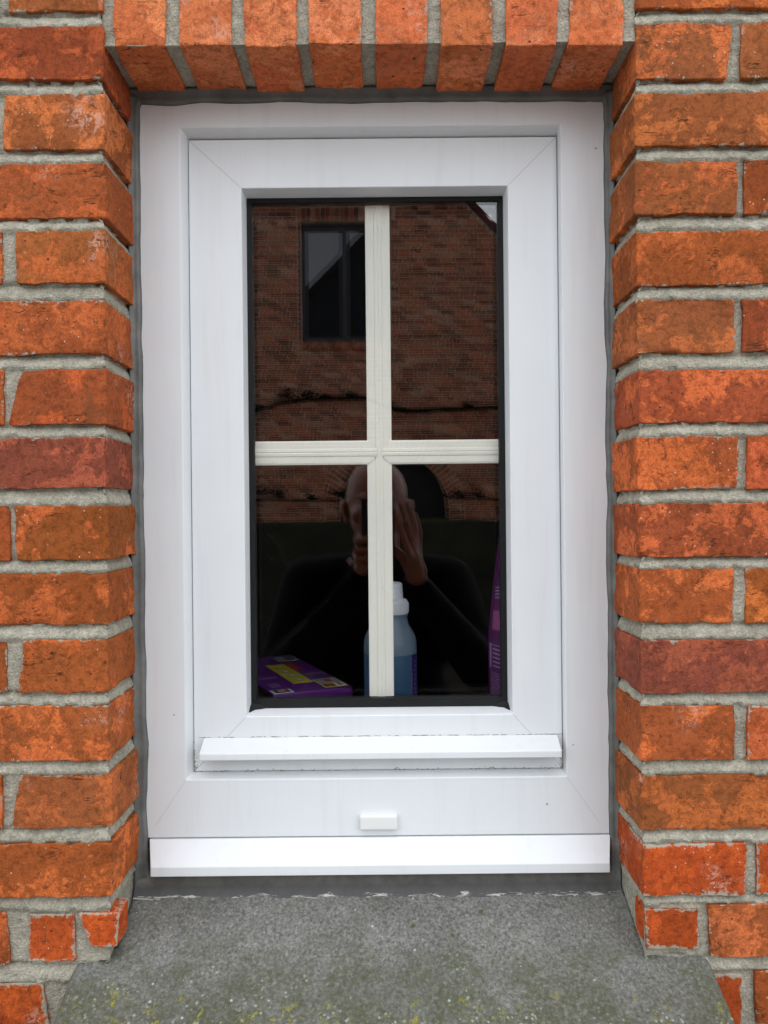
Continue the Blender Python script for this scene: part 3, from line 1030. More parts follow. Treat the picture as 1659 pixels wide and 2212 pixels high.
# drainage cap on the bottom rail
cx0, cz1 = q(777, 1761, YF - 0.004); cx1, cz0 = q(859, 1792, YF - 0.004)
mb = MB(); mb.box(cx0, cx1, YF - 0.0065, YF + 0.001, cz0, cz1)
wobj(mb, 'drain_cap', plain('cap_plastic', (0.74, 0.745, 0.72), 0.35), frame, bevel=0.0022)
mb = MB(); mb.box(cx0 + 0.0008, cx1 - 0.0008, YF - 0.0003, YF + 0.002, cz0 - 0.0006, cz1 + 0.0006)

# projecting white sill profile under the frame
zf = q(820, 1807, YF)[1]
yn = YF - 0.021
zn = q(820, 1867, yn)[1]; zn2 = q(820, 1890, yn)[1]
mb = MB()
mb.prism_x([(YF + 0.03, zf - 0.0004), (YF - 0.0008, zf - 0.0004), (yn + 0.0012, zn), (yn, zn - 0.0012), (yn, zn2), (yn + 0.003, zn2), (yn + 0.004, zn2 + 0.004), (YF + 0.03, zn2 + 0.004)],
           0.0, 1.0)
nb = (q(322.5, 1812, YF)[0], q(1318.5, 1805, YF)[0]); nf = (q(325, 1880, yn)[0], q(1317.5, 1880, yn)[0])
nv = []
for (x_, y_, z_) in mb.v:
    t_ = min(1.0, max(0.0, (YF - y_) / (YF - yn)))
    nv.append(((nb[0] + (nf[0] - nb[0]) * t_) if x_ < 0.5 else (nb[1] + (nf[1] - nb[1]) * t_), y_, z_))
mb.v = nv
wobj(mb, 'sill_nosing', M_PVC, frame, bevel=0.0007)

# sealant beads
def bead(name, pts_wall, pts_frame, parent=win, m=M_CAULK):
    """smooth ribbon between two edges, slightly hollow, given as matching point lists"""
    v, f = [], []
    n = len(pts_wall)
    K = 8
    for a, b_ in zip(pts_wall, pts_frame):
        a, b_ = Vector(a), Vector(b_)
        for i in range(K + 1):
            t = i / K
            p = a.lerp(b_, t)
            p.y += 0.0014 * math.sin(math.pi * t) - 0.0006 * t
            if i == K:
                p.y = b_.y + 0.002
            v.append(p)
    for j in range(n - 1):
        for i in range(K):
            a = j * (K + 1) + i
            f.append((a, a + 1, a + K + 2, a + K + 1))
    mb_ = MB(); mb_.add(v, f)
    o = wobj(mb_, name, m, parent, smooth=True)
    so_ = o.modifiers.new('thick', 'SOLIDIFY'); so_.thickness = 0.002; so_.offset = -1
    return o
def wave(t, sd_, amp=1.0):
    return amp * (0.0027 * mnoise.noise(Vector((t * 15, sd_, 0))) + 0.0010 * mnoise.noise(Vector((t * 34, sd_, 3))) + 0.0013 * max(0.0, mnoise.noise(Vector((t * 60, sd_, 8))) - 0.25))
N = 220
zt_, zb_ = ZL - 0.002, q(820, 1915, YF)[1]
for side, xe, ui in (('L', XL, (297.5, 317)), ('R', XR, (1306.5, 1319.5))):
    pw, pf = [], []
    for i in range(N + 1):
        zz = zb_ + (zt_ - zb_) * i / N
        vv = 1106 + (ZC - zz) * F / (D + YF)
        uu = ui[0] + (ui[1] - ui[0]) * (vv - 225) / (1800 - 225)
        xx = q(uu, vv, YF)[0] + wave(zz, 1.0 if side == 'L' else 9.0) * (1 if side == 'L' else -1)
        top = max(0.0, (zz - (zt_ - 0.016)) / 0.016)
        xx += (0.010 * top ** 2) * (1 if side == 'L' else -1)
        sg = -1 if side == 'L' else 1
        pw.append((xe + sg * 0.004, YF - 0.0055 + 0.0012 * mnoise.noise(Vector((zz * 40, 7, 0))), zz))
        pf.append((xx, YF - 0.0012, zz))
    bead('sealant_bead', pw, pf)
pw, pf = [], []
for i in range(N + 1):
    xx = XL - 0.003 + (XR - XL + 0.006) * i / N
    uu = 829.5 + xx * F / (D + YF)
    zz = q(uu, 219 - (uu - 815) * 0.006, YF)[1] + wave(xx, 21.0, 1.1)
    pw.append((xx, YF - 0.0055 + 0.0012 * mnoise.noise(Vector((xx * 40, 3, 0))), ZL + 0.004))
    pf.append((xx, YF - 0.0012, zz))
bead('sealant_bead', pw, pf)
# grey bedding strip under the white nosing, with flaking white paint along the stone
zs = sill_top(0, 0.080) + 0.001
mb = MB()
v, f = [], []
for i in range(N + 1):
    xx = XL - 0.002 + (XR - XL + 0.004) * i / N
    w_ = 0.0012 * fbm((xx, 0, 0), 30, 3, 5)
    for (y, zz) in ((0.100, zn2 + 0.010), (0.0885 + w_, zn2 + 0.006), (0.084 + w_, zs + 0.014), (0.078 + w_ * 1.5, zs + 0.006), (0.0705 + w_ * 2, zs - 0.0055)):
        v.append((xx, y, zz))
for i in range(N):
    for k in range(4):
        a = i * 5 + k
        f.append((a, a + 1, a + 6, a + 5))
mb.add(v, f)
def strip_mat():
    m, n, l, b = mat('bedding_strip')
    tc = n.new('ShaderNodeTexCoord'); P = tc.outputs['Object']
    sep = n.new('ShaderNodeSeparateXYZ'); l.new(P, sep.inputs[0])
    c = mixc(n, l, maprange(n, l, noise_node(n, l, P, 60, 6, 0.7), 0.35, 0.65, 0, 1), (0.10, 0.093, 0.078), (0.17, 0.16, 0.14))
    mp = n.new('ShaderNodeMapping'); mp.inputs['Scale'].default_value = (0.28, 1.0, 2.2)
    l.new(P, mp.inputs['Vector'])
    pn = noise_node(n, l, mp.outputs[0], 150, 6, 0.75, 0.8)
    low = maprange(n, l, sep.outputs['Z'], zs + 0.006, zs - 0.003, -0.35, 0.13)
    pm = maprange(n, l, math_n(n, l, 'ADD', pn, low), 0.65, 0.70, 0, 0.85)
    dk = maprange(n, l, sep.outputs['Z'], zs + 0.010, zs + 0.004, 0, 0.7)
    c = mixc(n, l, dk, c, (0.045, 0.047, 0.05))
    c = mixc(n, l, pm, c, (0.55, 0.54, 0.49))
    l.new(c, b.inputs['Base Color'])
    b.inputs['Roughness'].default_value = 0.75
    bp = n.new('ShaderNodeBump'); bp.inputs['Distance'].default_value = 0.001
    l.new(noise_node(n, l, P, 200, 5, 0.7), bp.inputs['Height']); l.new(bp.outputs[0], b.inputs['Normal'])
    return m
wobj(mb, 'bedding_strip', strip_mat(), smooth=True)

# ================================================================== ROOM BEHIND THE GLASS
rm = MB()
rm.box(-1.2, 1.4, TH + 0.001, 2.6, 0.01, 2.55)
ro = rm.build('room', M_ROOM)
# open the room towards the window: replace its front face by four pieces round the reveal
bm = bmesh.new(); bm.from_mesh(ro.data)
ff = [f_ for f_ in bm.faces if abs(f_.normal.y) > 0.9 and f_.calc_center_median().y < 0.5]
bmesh.ops.delete(bm, geom=ff, context='FACES_ONLY')
bm.to_mesh(ro.data); bm.free()
tag(ro, 'dark unlit room seen through the window panes', 'room', kind='structure')
jb = MB()
jx0, jx1, jz0, jz1 = XL + 0.03, XR - 0.03, ZC - 0.305, ZL - 0.03
jb.box(XL - 0.006, jx0, YG + 0.051, TH, SILLBOT, ZL + 0.006)
jb.box(jx1, XR + 0.006, YG + 0.051, TH, SILLBOT, ZL + 0.006)
jb.box(jx0, jx1, YG + 0.051, TH, jz1, ZL + 0.006)
jb.build('inner_reveal', M_ROOM, house)
shf = MB()
shf.box(-0.30, 0.30, TH + 0.001, 0.62, jz0 - 0.03, jz0)
shf.box(jx0 + 0.001, jx1 - 0.001, YG + 0.030, TH + 0.001, jz0 - 0.03, jz0)
sho = shf.build('window_board', M_SHELF)
sho.parent = house

# ================================================================== THINGS ON THE WINDOW BOARD
ZB = jz0 + 0.0005
# ---- purple cardboard box
hT = 0.218
FL = Vector((-0.1345, 0.178)); FR = Vector((-0.0412, 0.2215)); 
wv_ = (FR - FL); bxw = wv_.length; dx = wv_.normalized(); dy = Vector((-dx.y, dx.x)); bxl = 0.245; bxh = (ZC - hT) - ZB
M_PUR = plain('purple_card', (0.115, 0.018, 0.205), 0.4, 0.5, 0.12, 20)
M_YEL = plain('yellow_print', (0.55, 0.47, 0.02), 0.5)
M_WHT = plain('white_print', (0.62, 0.64, 0.64), 0.5)
M_RED = plain('red_print', (0.35, 0.05, 0.03), 0.5)
M_BLK = plain('black_print', (0.02, 0.018, 0.022), 0.5)
M_GRY = plain('grey_print', (0.28, 0.32, 0.30), 0.5)
M_LIL = plain('lilac_print', (0.34, 0.24, 0.42), 0.5)
M_BRN = plain('brown_side', (0.10, 0.055, 0.045), 0.5, 0.4, 0.5, 25)
box = empty('cardboard_box', (FL.x, FL.y, ZB), 'flat purple cardboard box with yellow label behind lower left pane', 'box')
box.rotation_euler.z = math.atan2(dx.y, dx.x)
mb = MB(); mb.box(0, bxw, 0, bxl, 0, bxh)
mb.build('carton', M_PUR, box, bevel=0.0012)
def decal(name, u0, u1, v0, v1, m, face='top', lift=0.0004, skew=0.0):
    b_ = MB()
    if face == 'top':
        pts = [(u0 * bxw, v0 * bxl), (u1 * bxw, v0 * bxl), (u1 * bxw, v1 * bxl), (u0 * bxw, v1 * bxl)]
        b_.add([(p[0], p[1], bxh + lift) for p in pts] + [(p[0], p[1], bxh) for p in pts],
               [(0, 1, 2, 3), (0, 4, 5, 1), (1, 5, 6, 2), (2, 6, 7, 3), (3, 7, 4, 0)])
    elif face == 'front':
        pts = [(u0 * bxw, v0 * bxh), (u1 * bxw, v0 * bxh), (u1 * bxw, v1 * bxh), (u0 * bxw, v1 * bxh)]
        b_.add([(p[0], -lift, p[1]) for p in pts] + [(p[0], 0, p[1]) for p in pts],
               [(0, 1, 2, 3), (0, 4, 5, 1), (1, 5, 6, 2), (2, 6, 7, 3), (3, 7, 4, 0)])
    else:
        pts = [(u0 * bxl, v0 * bxh), (u1 * bxl, v0 * bxh), (u1 * bxl, v1 * bxh), (u0 * bxl, v1 * bxh)]
        b_.add([(-lift, p[0], p[1]) for p in pts] + [(0, p[0], p[1]) for p in pts],
               [(0, 1, 2, 3), (0, 4, 5, 1), (1, 5, 6, 2), (2, 6, 7, 3), (3, 7, 4, 0)])
    return b_.build(name, m, box)
decal('printed_side', 0.0, 1.0, 0.0, 0.96, M_BRN, 'side')
yl = decal('yellow_label', 0.40, 0.66, 0.20, 0.72, M_YEL)
for i in range(4):
    vc = 0.27 + 0.115 * i
    e_ = MB(); e_.ellipsoid((0.53 * bxw, vc * bxl, bxh + 0.0005), (0.0075, 0.0065, 0.0004), 14, 4)
    e_.build('icon', M_GRY, box)
    e_ = MB(); e_.ellipsoid((0.535 * bxw, vc * bxl, bxh + 0.0009), (0.0035, 0.003, 0.0003), 12, 4)
    e_.build('icon', M_WHT, box)
decal('red_tag', 0.66, 0.80, 0.52, 0.72, M_RED)
decal('card_picture', 0.68, 0.98, 0.035, 0.24, M_YEL)
decal('picture_field', 0.70, 0.97, 0.11, 0.235, M_GRY, lift=0.0008)
decal('picture_field', 0.70, 0.83, 0.045, 0.105, M_BLK, lift=0.0008)
decal('picture_field', 0.84, 0.955, 0.045, 0.105, M_WHT, lift=0.0008)
decal('picture_mark', 0.79, 0.88, 0.15, 0.21, M_RED, lift=0.0011)
decal('picture_mark', 0.88, 0.91, 0.05, 0.10, M_BLK, lift=0.0011)
decal('picture_mark', 0.74, 0.80, 0.05, 0.095, M_RED, lift=0.0011)
decal('logo_sticker', 0.02, 0.27, 0.015, 0.095, M_WHT)
decal('logo_mark', 0.055, 0.235, 0.025, 0.085, M_BLK, lift=0.0008)
decal('logo_mark', 0.10, 0.155, 0.035, 0.075, M_GRY, lift=0.0011)
decal('logo_mark', 0.16, 0.205, 0.03, 0.06, M_RED, lift=0.0011)
decal('logo_mark', 0.15, 0.20, 0.062, 0.078, M_YEL, lift=0.0011)
for i in range(9):
    decal('tally_mark', 0.03 + 0.034 * i, 0.042 + 0.034 * i, 0.36, 0.41, M_LIL)
    decal('tally_mark', 0.70 + 0.034 * i, 0.712 + 0.034 * i, 0.37, 0.42, M_LIL)
for i in range(4):
    decal('text_line', 0.10 + 0.035 * i, 0.112 + 0.035 * i, 0.15 + 0.006 * i, 0.25 + 0.004 * i, M_LIL)
decal('barcode', 0.66, 0.96, 0.80, 0.93, M_GRY)
for i in range(6):
    decal('barcode_line', 0.80 + 0.025 * i, 0.81 + 0.025 * i, 0.81, 0.92, M_BLK, lift=0.0008)
decal('text_line', 0.10, 0.22, 0.70, 0.72, M_LIL); decal('text_line', 0.12, 0.26, 0.74, 0.755, M_LIL)
decal('side_sticker', 0.77, 0.935, 0.60, 0.80, M_WHT, 'front')
decal('sticker_text', 0.785, 0.92, 0.72, 0.745, M_RED, 'front', 0.0008)
decal('sticker_text', 0.785, 0.92, 0.68, 0.70, M_GRY, 'front', 0.0008)

# ---- blue detergent bottle with white cap
bx, by = 0.0060, 0.205
dist = D + by
def zpx(v_, dd=dist): return ZC - (v_ - 1106) * dd / F
R_ = 0.0326
bottle = empty('detergent_bottle', (bx, by, ZB), 'translucent bottle of blue liquid with white cap behind the glazing bar', 'bottle')
M_BOT = plain('milky_plastic', (0.15, 0.215, 0.275), 0.35, 0.5, 0.06, 25)
M_LIQ = plain('blue_liquid_plastic', (0.045, 0.115, 0.21), 0.35, 0.5, 0.10, 18)
M_CAP = plain('white_cap', (0.66, 0.70, 0.74), 0.4)
M_LBL = plain('dark_blue_label', (0.018, 0.012, 0.10), 0.4, 0.5)
zl = zpx(1408)
def bot(prof, name, m, seg=48):
    b_ = MB(); b_.lathe([(r, zz - ZB) for r, zz in prof], 0, 0, seg)
    o = b_.build(name, m, bottle, smooth=True)
    o.modifiers.new('es', 'EDGE_SPLIT').split_angle = rad(50)
    return o
bot([(R_ * 0.9, ZB), (R_, ZB + 0.004), (R_, zl)], 'liquid_body', M_LIQ)
bot([(R_, zl), (R_ * 1.0, zpx(1395)), (R_ * 0.985, zpx(1382)), (R_ * 0.93, zpx(1371)), (R_ * 0.83, zpx(1360)), (R_ * 0.72, zpx(1350)), (0.0218, zpx(1340)),
     (0.0212, zpx(1334)), (0.0222, zpx(1328)), (0.0228, zpx(1325))], 'upper_body', M_BOT)
bot([(0.0225, zpx(1324.5)), (0.0228, zpx(1322)), (0.0222, zpx(1300)), (0.0205, zpx(1294.5)), (0.0168, zpx(1293)), (0.0166, zpx(1292)),
     (0.0158, zpx(1264)), (0.0150, zpx(1260)), (0.0130, zpx(1258.5)), (0.0125, zpx(1260))], 'cap', M_CAP)
for i in range(40):
    a = 2 * math.pi * i / 40
    b_ = MB(); b_.box(-0.0007, 0.0007, -0.0234, -0.0220, zpx(1321) - ZB, zpx(1302) - ZB)
    if i == 0:
        ribo = b_.build('cap_rib', M_CAP, bottle)
        rib_me = ribo.data
    else:
        ribo = new_obj('cap_rib', rib_me, bottle)
    ribo.rotation_euler.z = a
lb = MB(); v, f = [], []
for i in range(13):
    a = rad(-40 + 75 * i / 12)
    for zz in (ZB + 0.006, zl - 0.001):
        v.append(((R_ + 0.0004) * math.cos(a), (R_ + 0.0004) * math.sin(a), zz - ZB))
for i in range(12):
    f.append((2 * i, 2 * i + 2, 2 * i + 3, 2 * i + 1))
lb.add(v, f)
lo_ = lb.build('label', M_LBL, bottle, smooth=True)
lo_.modifiers.new('t', 'SOLIDIFY').thickness = 0.0003
for i in range(14):
    b_ = MB()
    a0, a1 = rad(-30), rad(-22)
    zz = zl - ZB - 0.010 - 0.0055 * i
    rr = R_ + 0.0007
    b_.add([(rr * math.cos(a0), rr * math.sin(a0), zz), (rr * math.cos(a1), rr * math.sin(a1), zz + 0.0015),
            (rr * math.cos(a1), rr * math.sin(a1), zz + 0.0027), (rr * math.cos(a0), rr * math.sin(a0), zz + 0.0012)], [(0, 1, 2, 3)])
    b_.build('label_text', M_LIL, bottle)

# ---- tall purple bottle at the right edge
px_, py_ = 0.168, 0.190
pd = D + py_
M_MAG = plain('purple_bottle_plastic', (0.105, 0.012, 0.105), 0.35, 0.5, 0.15, 30)
pb = empty('purple_bottle', (px_, py_, ZB), 'tall tapering purple bottle half hidden at lower right pane edge', 'bottle')
def pz(v_): return ZC - (v_ - 1106) * pd / F - ZB
def pr_(u_): return px_ - (u_ - 829.5) * pd / F + 0.003
pprof = [(0.030, 0.0), (pr_(1058), 0.004), (pr_(1057), pz(1400)), (pr_(1059), pz(1360)), (pr_(1066), pz(1290)), (pr_(1072), pz(1240)), (pr_(1079), pz(1190)),
         (pr_(1084), pz(1150)), (pr_(1090), pz(1115)), (0.013, pz(1095)), (0.013, pz(1090))]
def prad(zz):
    for i in range(len(pprof) - 1):
        if pprof[i][1] <= zz <= pprof[i + 1][1]:
            t = (zz - pprof[i][1]) / max(1e-6, pprof[i + 1][1] - pprof[i][1])
            return pprof[i][0] + (pprof[i + 1][0] - pprof[i][0]) * t
    return pprof[0][0]
b_ = MB(); b_.lathe(pprof, 0, 0, 40, 1.0, 0.75)
b_.build('bottle_body', M_MAG, pb, smooth=True)
b_ = MB(); b_.lathe([(0.017, pz(1094)), (0.017, pz(1060)), (0.015, pz(1052)), (0.008, pz(1050))], 0, 0, 32)
b_.build('cap', plain('purple_cap', (0.2, 0.03, 0.2), 0.4), pb, smooth=True)
def pmap(a, zz, lift=0.0005):
    r = prad(zz) + lift
    return (r * math.cos(a), r * 0.75 * math.sin(a), zz)
def pstrip(name, a0, a1, z0, z1, m, slant=0.0, lift=0.0005):
    v, f = [], []
    K = 6
    for i in range(K + 1):
        t = i / K
        a = a0 + (a1 - a0) * t
        v += [pmap(a, z0 + slant * t, lift), pmap(a, z1 + slant * t, lift)]
    for i in range(K):
        f.append((2 * i, 2 * i + 2, 2 * i + 3, 2 * i + 1))
    s_ = MB(); s_.add(v, f)
    return s_.build(name, m, pb, smooth=True)
A0, A1 = rad(188), rad(255)
M_PNK = plain('pink_print', (0.30, 0.07, 0.20), 0.5)
pstrip('picture_print', rad(200), rad(222), pz(1358), pz(1318), M_PNK)
for i in range(4):
    pstrip('text_line', rad(200), A1, pz(1292 - 7 * i), pz(1289.5 - 7 * i), M_LIL, 0.003)
pstrip('panel_line', rad(193), rad(200), pz(1440), pz(1388), M_LIL)
pstrip('panel_line', rad(196), A1, pz(1390), pz(1388.5), M_LIL, -0.004)
for i in range(5):
    pstrip('text_line', rad(205), A1, pz(1400 + 9 * i), pz(1397 + 9 * i), M_LIL, -0.004)
for i in range(12):
    pstrip('text_line', rad(196), A1, pz(1448 + 5.2 * i), pz(1446.8 + 5.2 * i), M_LIL, -0.007)
for i in range(7):
    pstrip('text_mark', rad(236), rad(243), pz(1330 + 8 * i), pz(1326 + 8 * i), M_LIL)
# the letters that show beside the frame
tcv = bpy.data.curves.new('letters', 'FONT')
tcv.body = 'fle'
tcv.size = 0.020
to = bpy.data.objects.new('tmp_letters', tcv)
COL.objects.link(to)
dg = bpy.context.evaluated_depsgraph_get()
tme = bpy.data.meshes.new_from_object(to.evaluated_get(dg))
bpy.data.objects.remove(to)
for vtx in tme.vertices:
    zz = pz(1263) + vtx.co.y
    vtx.co = pmap(rad(232) + vtx.co.x * 0.55 / 0.030, zz, 0.0006)
tme.materials.clear()
new_obj('lettering', tme, pb, plain('white_letter', (0.5, 0.5, 0.52), 0.5))

# ================================================================== OPPOSITE HOUSE (seen in the glass)
YG_R = YG + 0.0016
YO = -9.40
TOT = lambda y: 2 * YG_R + D - y
def m_at(u_t, v_t, y):
    """photograph pixel (1920 x 2560) seen in the glass -> (X, Z) on the plane at y"""
    du, dv = u_t - 960, v_t - 1280
    k = TOT(y) / 1923.0
    return (du * cs - dv * sn) * k, ZC - (du * sn + dv * cs) * k
opp = empty('opposite_house', (-0.5, YO, 0), 'old brick gable house across the yard, reflected in the glass', 'house')
OI = Matrix.Translation(opp.location).inverted()
def oobj(mb_, name, m, parent=None, **kw):
    o = mb_.build(name, m, None, **kw)
    o.parent = parent or opp
    if parent is None:
        o.matrix_parent_inverse = OI
    return o
wx0, wz1 = m_at(752, 556, YO); wx1, wz0 = m_at(978, 856, YO)
ax, az = m_at(987, 1275, YO); ar = 0.74
gx, gz = m_at(1212, 555, YO)          # a point of the verge
apx = (wx0 + wx1) / 2
apz = gz + (gx - apx) * 1.04
def verge(x): return apz - abs(x - apx) * 1.04
XO0, XO1 = apx - 4.3, apx + 4.3
MO = plain('far_mortar', (0.58, 0.45, 0.34), 0.95, 0.2, 0.2, 8)
core = MB()
# wall body behind the bricks, built round the openings
ycore0, ycore1 = YO - 0.30, YO - 0.006
def oslab(x0, x1, z0, z1): core.box(x0, x1, ycore0, ycore1, z0, z1)
ez = verge(XO0)
ztopw = min(wz1 + 0.0, ez)
# columns/rows
oslab(XO0, ax - ar, 0, az); oslab(ax + ar, XO1, 0, az)
# arch spandrel
K = 24
archv = []
for i in range(K + 1):
    a = math.pi * i / K
    archv.append((ax + ar * math.cos(a), az + ar * math.sin(a)))
top_a = az + ar + 0.05
for i in range(K):
    (xa, za), (xb, zb2) = archv[i], archv[i + 1]
    core.add([(xa, ycore1, za), (xa, ycore1, top_a), (xb, ycore1, top_a), (xb, ycore1, zb2), (xa, ycore0, za), (xa, ycore0, top_a), (xb, ycore0, top_a), (xb, ycore0, zb2)],
             [(0, 1, 2, 3), (7, 6, 5, 4), (0, 3, 7, 4), (1, 5, 6, 2), (0, 4, 5, 1), (2, 6, 7, 3)])
oslab(XO0, ax - ar, az, top_a); oslab(ax + ar, XO1, az, top_a)
zmid = wz0
def gslab(x0, x1, z0):
    """piece of wall from z0 up to the verge"""
    xs = sorted(set([x0, x1] + ([apx] if x0 < apx < x1 else [])))
    for a, b2 in zip(xs[:-1], xs[1:]):
        za, zb2 = verge(a), verge(b2)
        core.add([(a, ycore1, z0), (b2, ycore1, z0), (b2, ycore1, zb2), (a, ycore1, za), (a, ycore0, z0), (b2, ycore0, z0), (b2, ycore0, zb2), (a, ycore0, za)],
                 [(0, 1, 2, 3), (7, 6, 5, 4), (0, 4, 5, 1), (1, 5, 6, 2), (2, 6, 7, 3), (3, 7, 4, 0)])
gslab(XO0, wx0, top_a); gslab(wx1, XO1, top_a); gslab(wx0, wx1, wz1)
oslab(wx0, wx1, top_a, wz0)
oobj(core, 'wall_core', MO)
# bricks
FARP = [(0.40, 0.125, 0.060), (0.46, 0.145, 0.070), (0.32, 0.09, 0.042), (0.48, 0.17, 0.085), (0.38, 0.155, 0.090), (0.50, 0.26, 0.16)]
def far_col():
    c = rnd.choice(FARP)
    k_ = rnd.choice((0.5, 0.75, 1.0, 1.0, 1.15))
    return (c[0] * k_, c[1] * k_, c[2] * k_)
frects = []
z = 0.02
k = 0
CO = 0.0645
SOLT = 0.19
while z < apz - 0.1:
    z1 = z + 0.052
    zm = (z + z1) / 2
    half = (apz - z1) / 1.04 - 0.02
    lo, hi = max(XO0, apx - half), min(XO1, apx + half)
    blocked = []
    if az - 2 < zm < az + ar + 0.21:
        r_ = ar + 0.205
        blocked.append((ax - r_, ax + r_) if zm < az else (ax - math.sqrt(max(0, r_ * r_ - (zm - az) ** 2)), ax + math.sqrt(max(0, r_ * r_ - (zm - az) ** 2))))
    if wz0 - 0.10 < zm < wz1 + SOLT + 0.02:
        blocked.append((wx0 - (0.06 if zm > wz1 or zm < wz0 else 0), wx1 + (0.06 if zm > wz1 or zm < wz0 else 0)))
    spans = [(lo, hi)]
    for (a, b2) in blocked:
        ns = []
        for (s0, s1) in spans:
            if b2 <= s0 or a >= s1:
                ns.append((s0, s1))
            else:
                if a - 0.01 > s0: ns.append((s0, a - 0.012))
                if b2 + 0.01 < s1: ns.append((b2 + 0.012, s1))
        spans = ns
    fill_row(z, z1, spans, rnd.choice((0.5, 1.0, 0.75)), 0.013, frects, 0.19, 0.092, True)
    z += CO
    k += 1
def vis_score(r):
    x, zz = (r[0] + r[1]) / 2, (r[2] + r[3]) / 2
    inx = -1.62 < x < 1.46
    inz = ZC - 0.12 < zz < ZC + 4.15
    return inx and inz
vis = [r for r in frects if vis_score(r)]
vis.sort(key=lambda r: abs((r[2] + r[3]) / 2 - (ZC + 0.8)) - (r[1] - r[0]))
pick = vis[:290]
ps = set(pick)
rest = [r for r in frects if r not in ps]
M_FB = far_brick_material(False)
um = MB()
um.box(-0.5, 0.5, -0.05, 0.0, -0.5, 0.5)
ume = fix_normals(mesh(um.v, um.f, False, 'far_brick_unit'))
ume.materials.append(M_FB)
for r in pick:
    o = new_obj('brick', ume, opp)
    o.location = ((r[0] + r[1]) / 2 + 0.5, rnd.uniform(-0.002, 0.002), (r[2] + r[3]) / 2)
    o.scale = (r[1] - r[0], 1, r[3] - r[2])
    o.color = (*far_col(), 1)
fld = batch_bricks([(-r[1], -r[0], r[2], r[3]) for r in rest], 'brick_field', opp, far_brick_material(True), 0.0, 0.05, lambda: (far_col(), (0, 0, 0)))
fld.rotation_euler.z = math.pi
fld.location = (0.5, 0, 0)
# soldier bricks over the window, rowlock under it, arch voussoirs
def ebrick(cx, cz, w, h, rot=0.0, yo=0.004):
    o = new_obj('brick', ume, opp)
    o.location = (cx + 0.5, yo, cz)
    o.scale = (w, 1, h)
    o.rotation_euler.y = rot
    o.color = (*far_col(), 1)
    return o
nS = int((wx1 - wx0 + 0.12) / 0.0645)
for i in range(nS):
    ebrick(wx0 - 0.06 + 0.032 + i * 0.0645, wz1 + 0.105, 0.052, 0.19)
    ebrick(wx0 - 0.06 + 0.032 + i * 0.0645, wz0 - 0.045, 0.052, 0.09, 0, 0.02)
nA = int(math.pi * (ar + 0.1) / 0.068)
for ringi, (r0, ln) in enumerate(((ar + 0.05, 0.09), (ar + 0.152, 0.09))):
    nA = int(math.pi * r0 / 0.066)
    for i in range(nA):
        a = math.pi * (i + 0.5) / nA
        ebrick(ax + r0 * math.cos(a), az + r0 * math.sin(a), ln, 0.05, -a)
zz = az - 0.04
while zz > 0.03:
    for sg in (-1, 1):
        ebrick(ax + sg * (ar + 0.10), zz, 0.19, 0.05)
    zz -= 0.0645
# window of the opposite house
M_FRD = plain('dark_window_frame', (0.05, 0.05, 0.055), 0.4)
M_GL2 = plain('dark_window_pane', (0.004, 0.004, 0.005), 0.02, 1.0)
M_GL2.node_tree.nodes['Principled BSDF'].inputs['IOR'].default_value = 1.8
mb = MB()
yw = YO - 0.11
R0 = (wx0, wx1, wz0, wz1); R1 = (wx0 + 0.085, wx1 - 0.085, wz0 + 0.09, wz1 - 0.085)
ring(mb, [(*R0, yw - 0.06), (*R0, yw), (*R1, yw), (*R1, yw - 0.06)], gap=0)
mb.box((wx0 + wx1) / 2 - 0.05, (wx0 + wx1) / 2 + 0.05, yw - 0.055, yw - 0.002, R1[2], R1[3])
fo = oobj(mb, 'window_frame', M_FRD)
for (a, b2) in ((R1[0], (wx0 + wx1) / 2 - 0.05), ((wx0 + wx1) / 2 + 0.05, R1[1])):
    mb = MB(); mb.box(a, b2, yw - 0.045, yw - 0.03, R1[2], R1[3])
    oobj(mb, 'window_pane', M_GL2)
# arched door
mb = MB()
v = [(ax - ar, yw, 0.0), (ax + ar, yw, 0.0)] + [(p[0], yw, p[1]) for p in archv]
n = len(v)
mb.add(v + [(p[0], yw - 0.05, p[2]) for p in v], [tuple(range(n)), tuple(range(2 * n - 1, n - 1, -1))] + [(i, n + i, n + (i + 1) % n, (i + 1) % n) for i in range(n)])
for i in range(1, 10):
    xx = ax - ar + 2 * ar * i / 10
    hh = math.sqrt(max(0.0, ar * ar - (xx - ax) ** 2))
    mb.box(xx - 0.006, xx + 0.006, yw, yw + 0.008, 0.01, az + hh - 0.02)
oobj(mb, 'arched_door', plain('tarred_door', (0.008, 0.008, 0.008), 0.7))
# roof with thin verge
mb = MB()
for sg in (-1, 1):
    e_ = apx + sg * 4.55
    ze = verge(e_)
    y0_, y1_ = YO + 0.02, YO - 8.0
    mb.add([(apx, y0_, apz + 0.01), (e_, y0_, ze + 0.01), (e_, y1_, ze + 0.01), (apx, y1_, apz + 0.01), (apx, y0_, apz + 0.13), (e_, y0_, ze + 0.13), (e_, y1_, ze + 0.13), (apx, y1_, apz + 0.13)],
           [(0, 3, 2, 1), (4, 5, 6, 7), (0, 1, 5, 4), (1, 2, 6, 5), (2, 3, 7, 6), (3, 0, 4, 7)])
oobj(mb, 'roof', plain('red_roof_tile', (0.12, 0.04, 0.035), 0.8, 0.2, 0.3, 6))

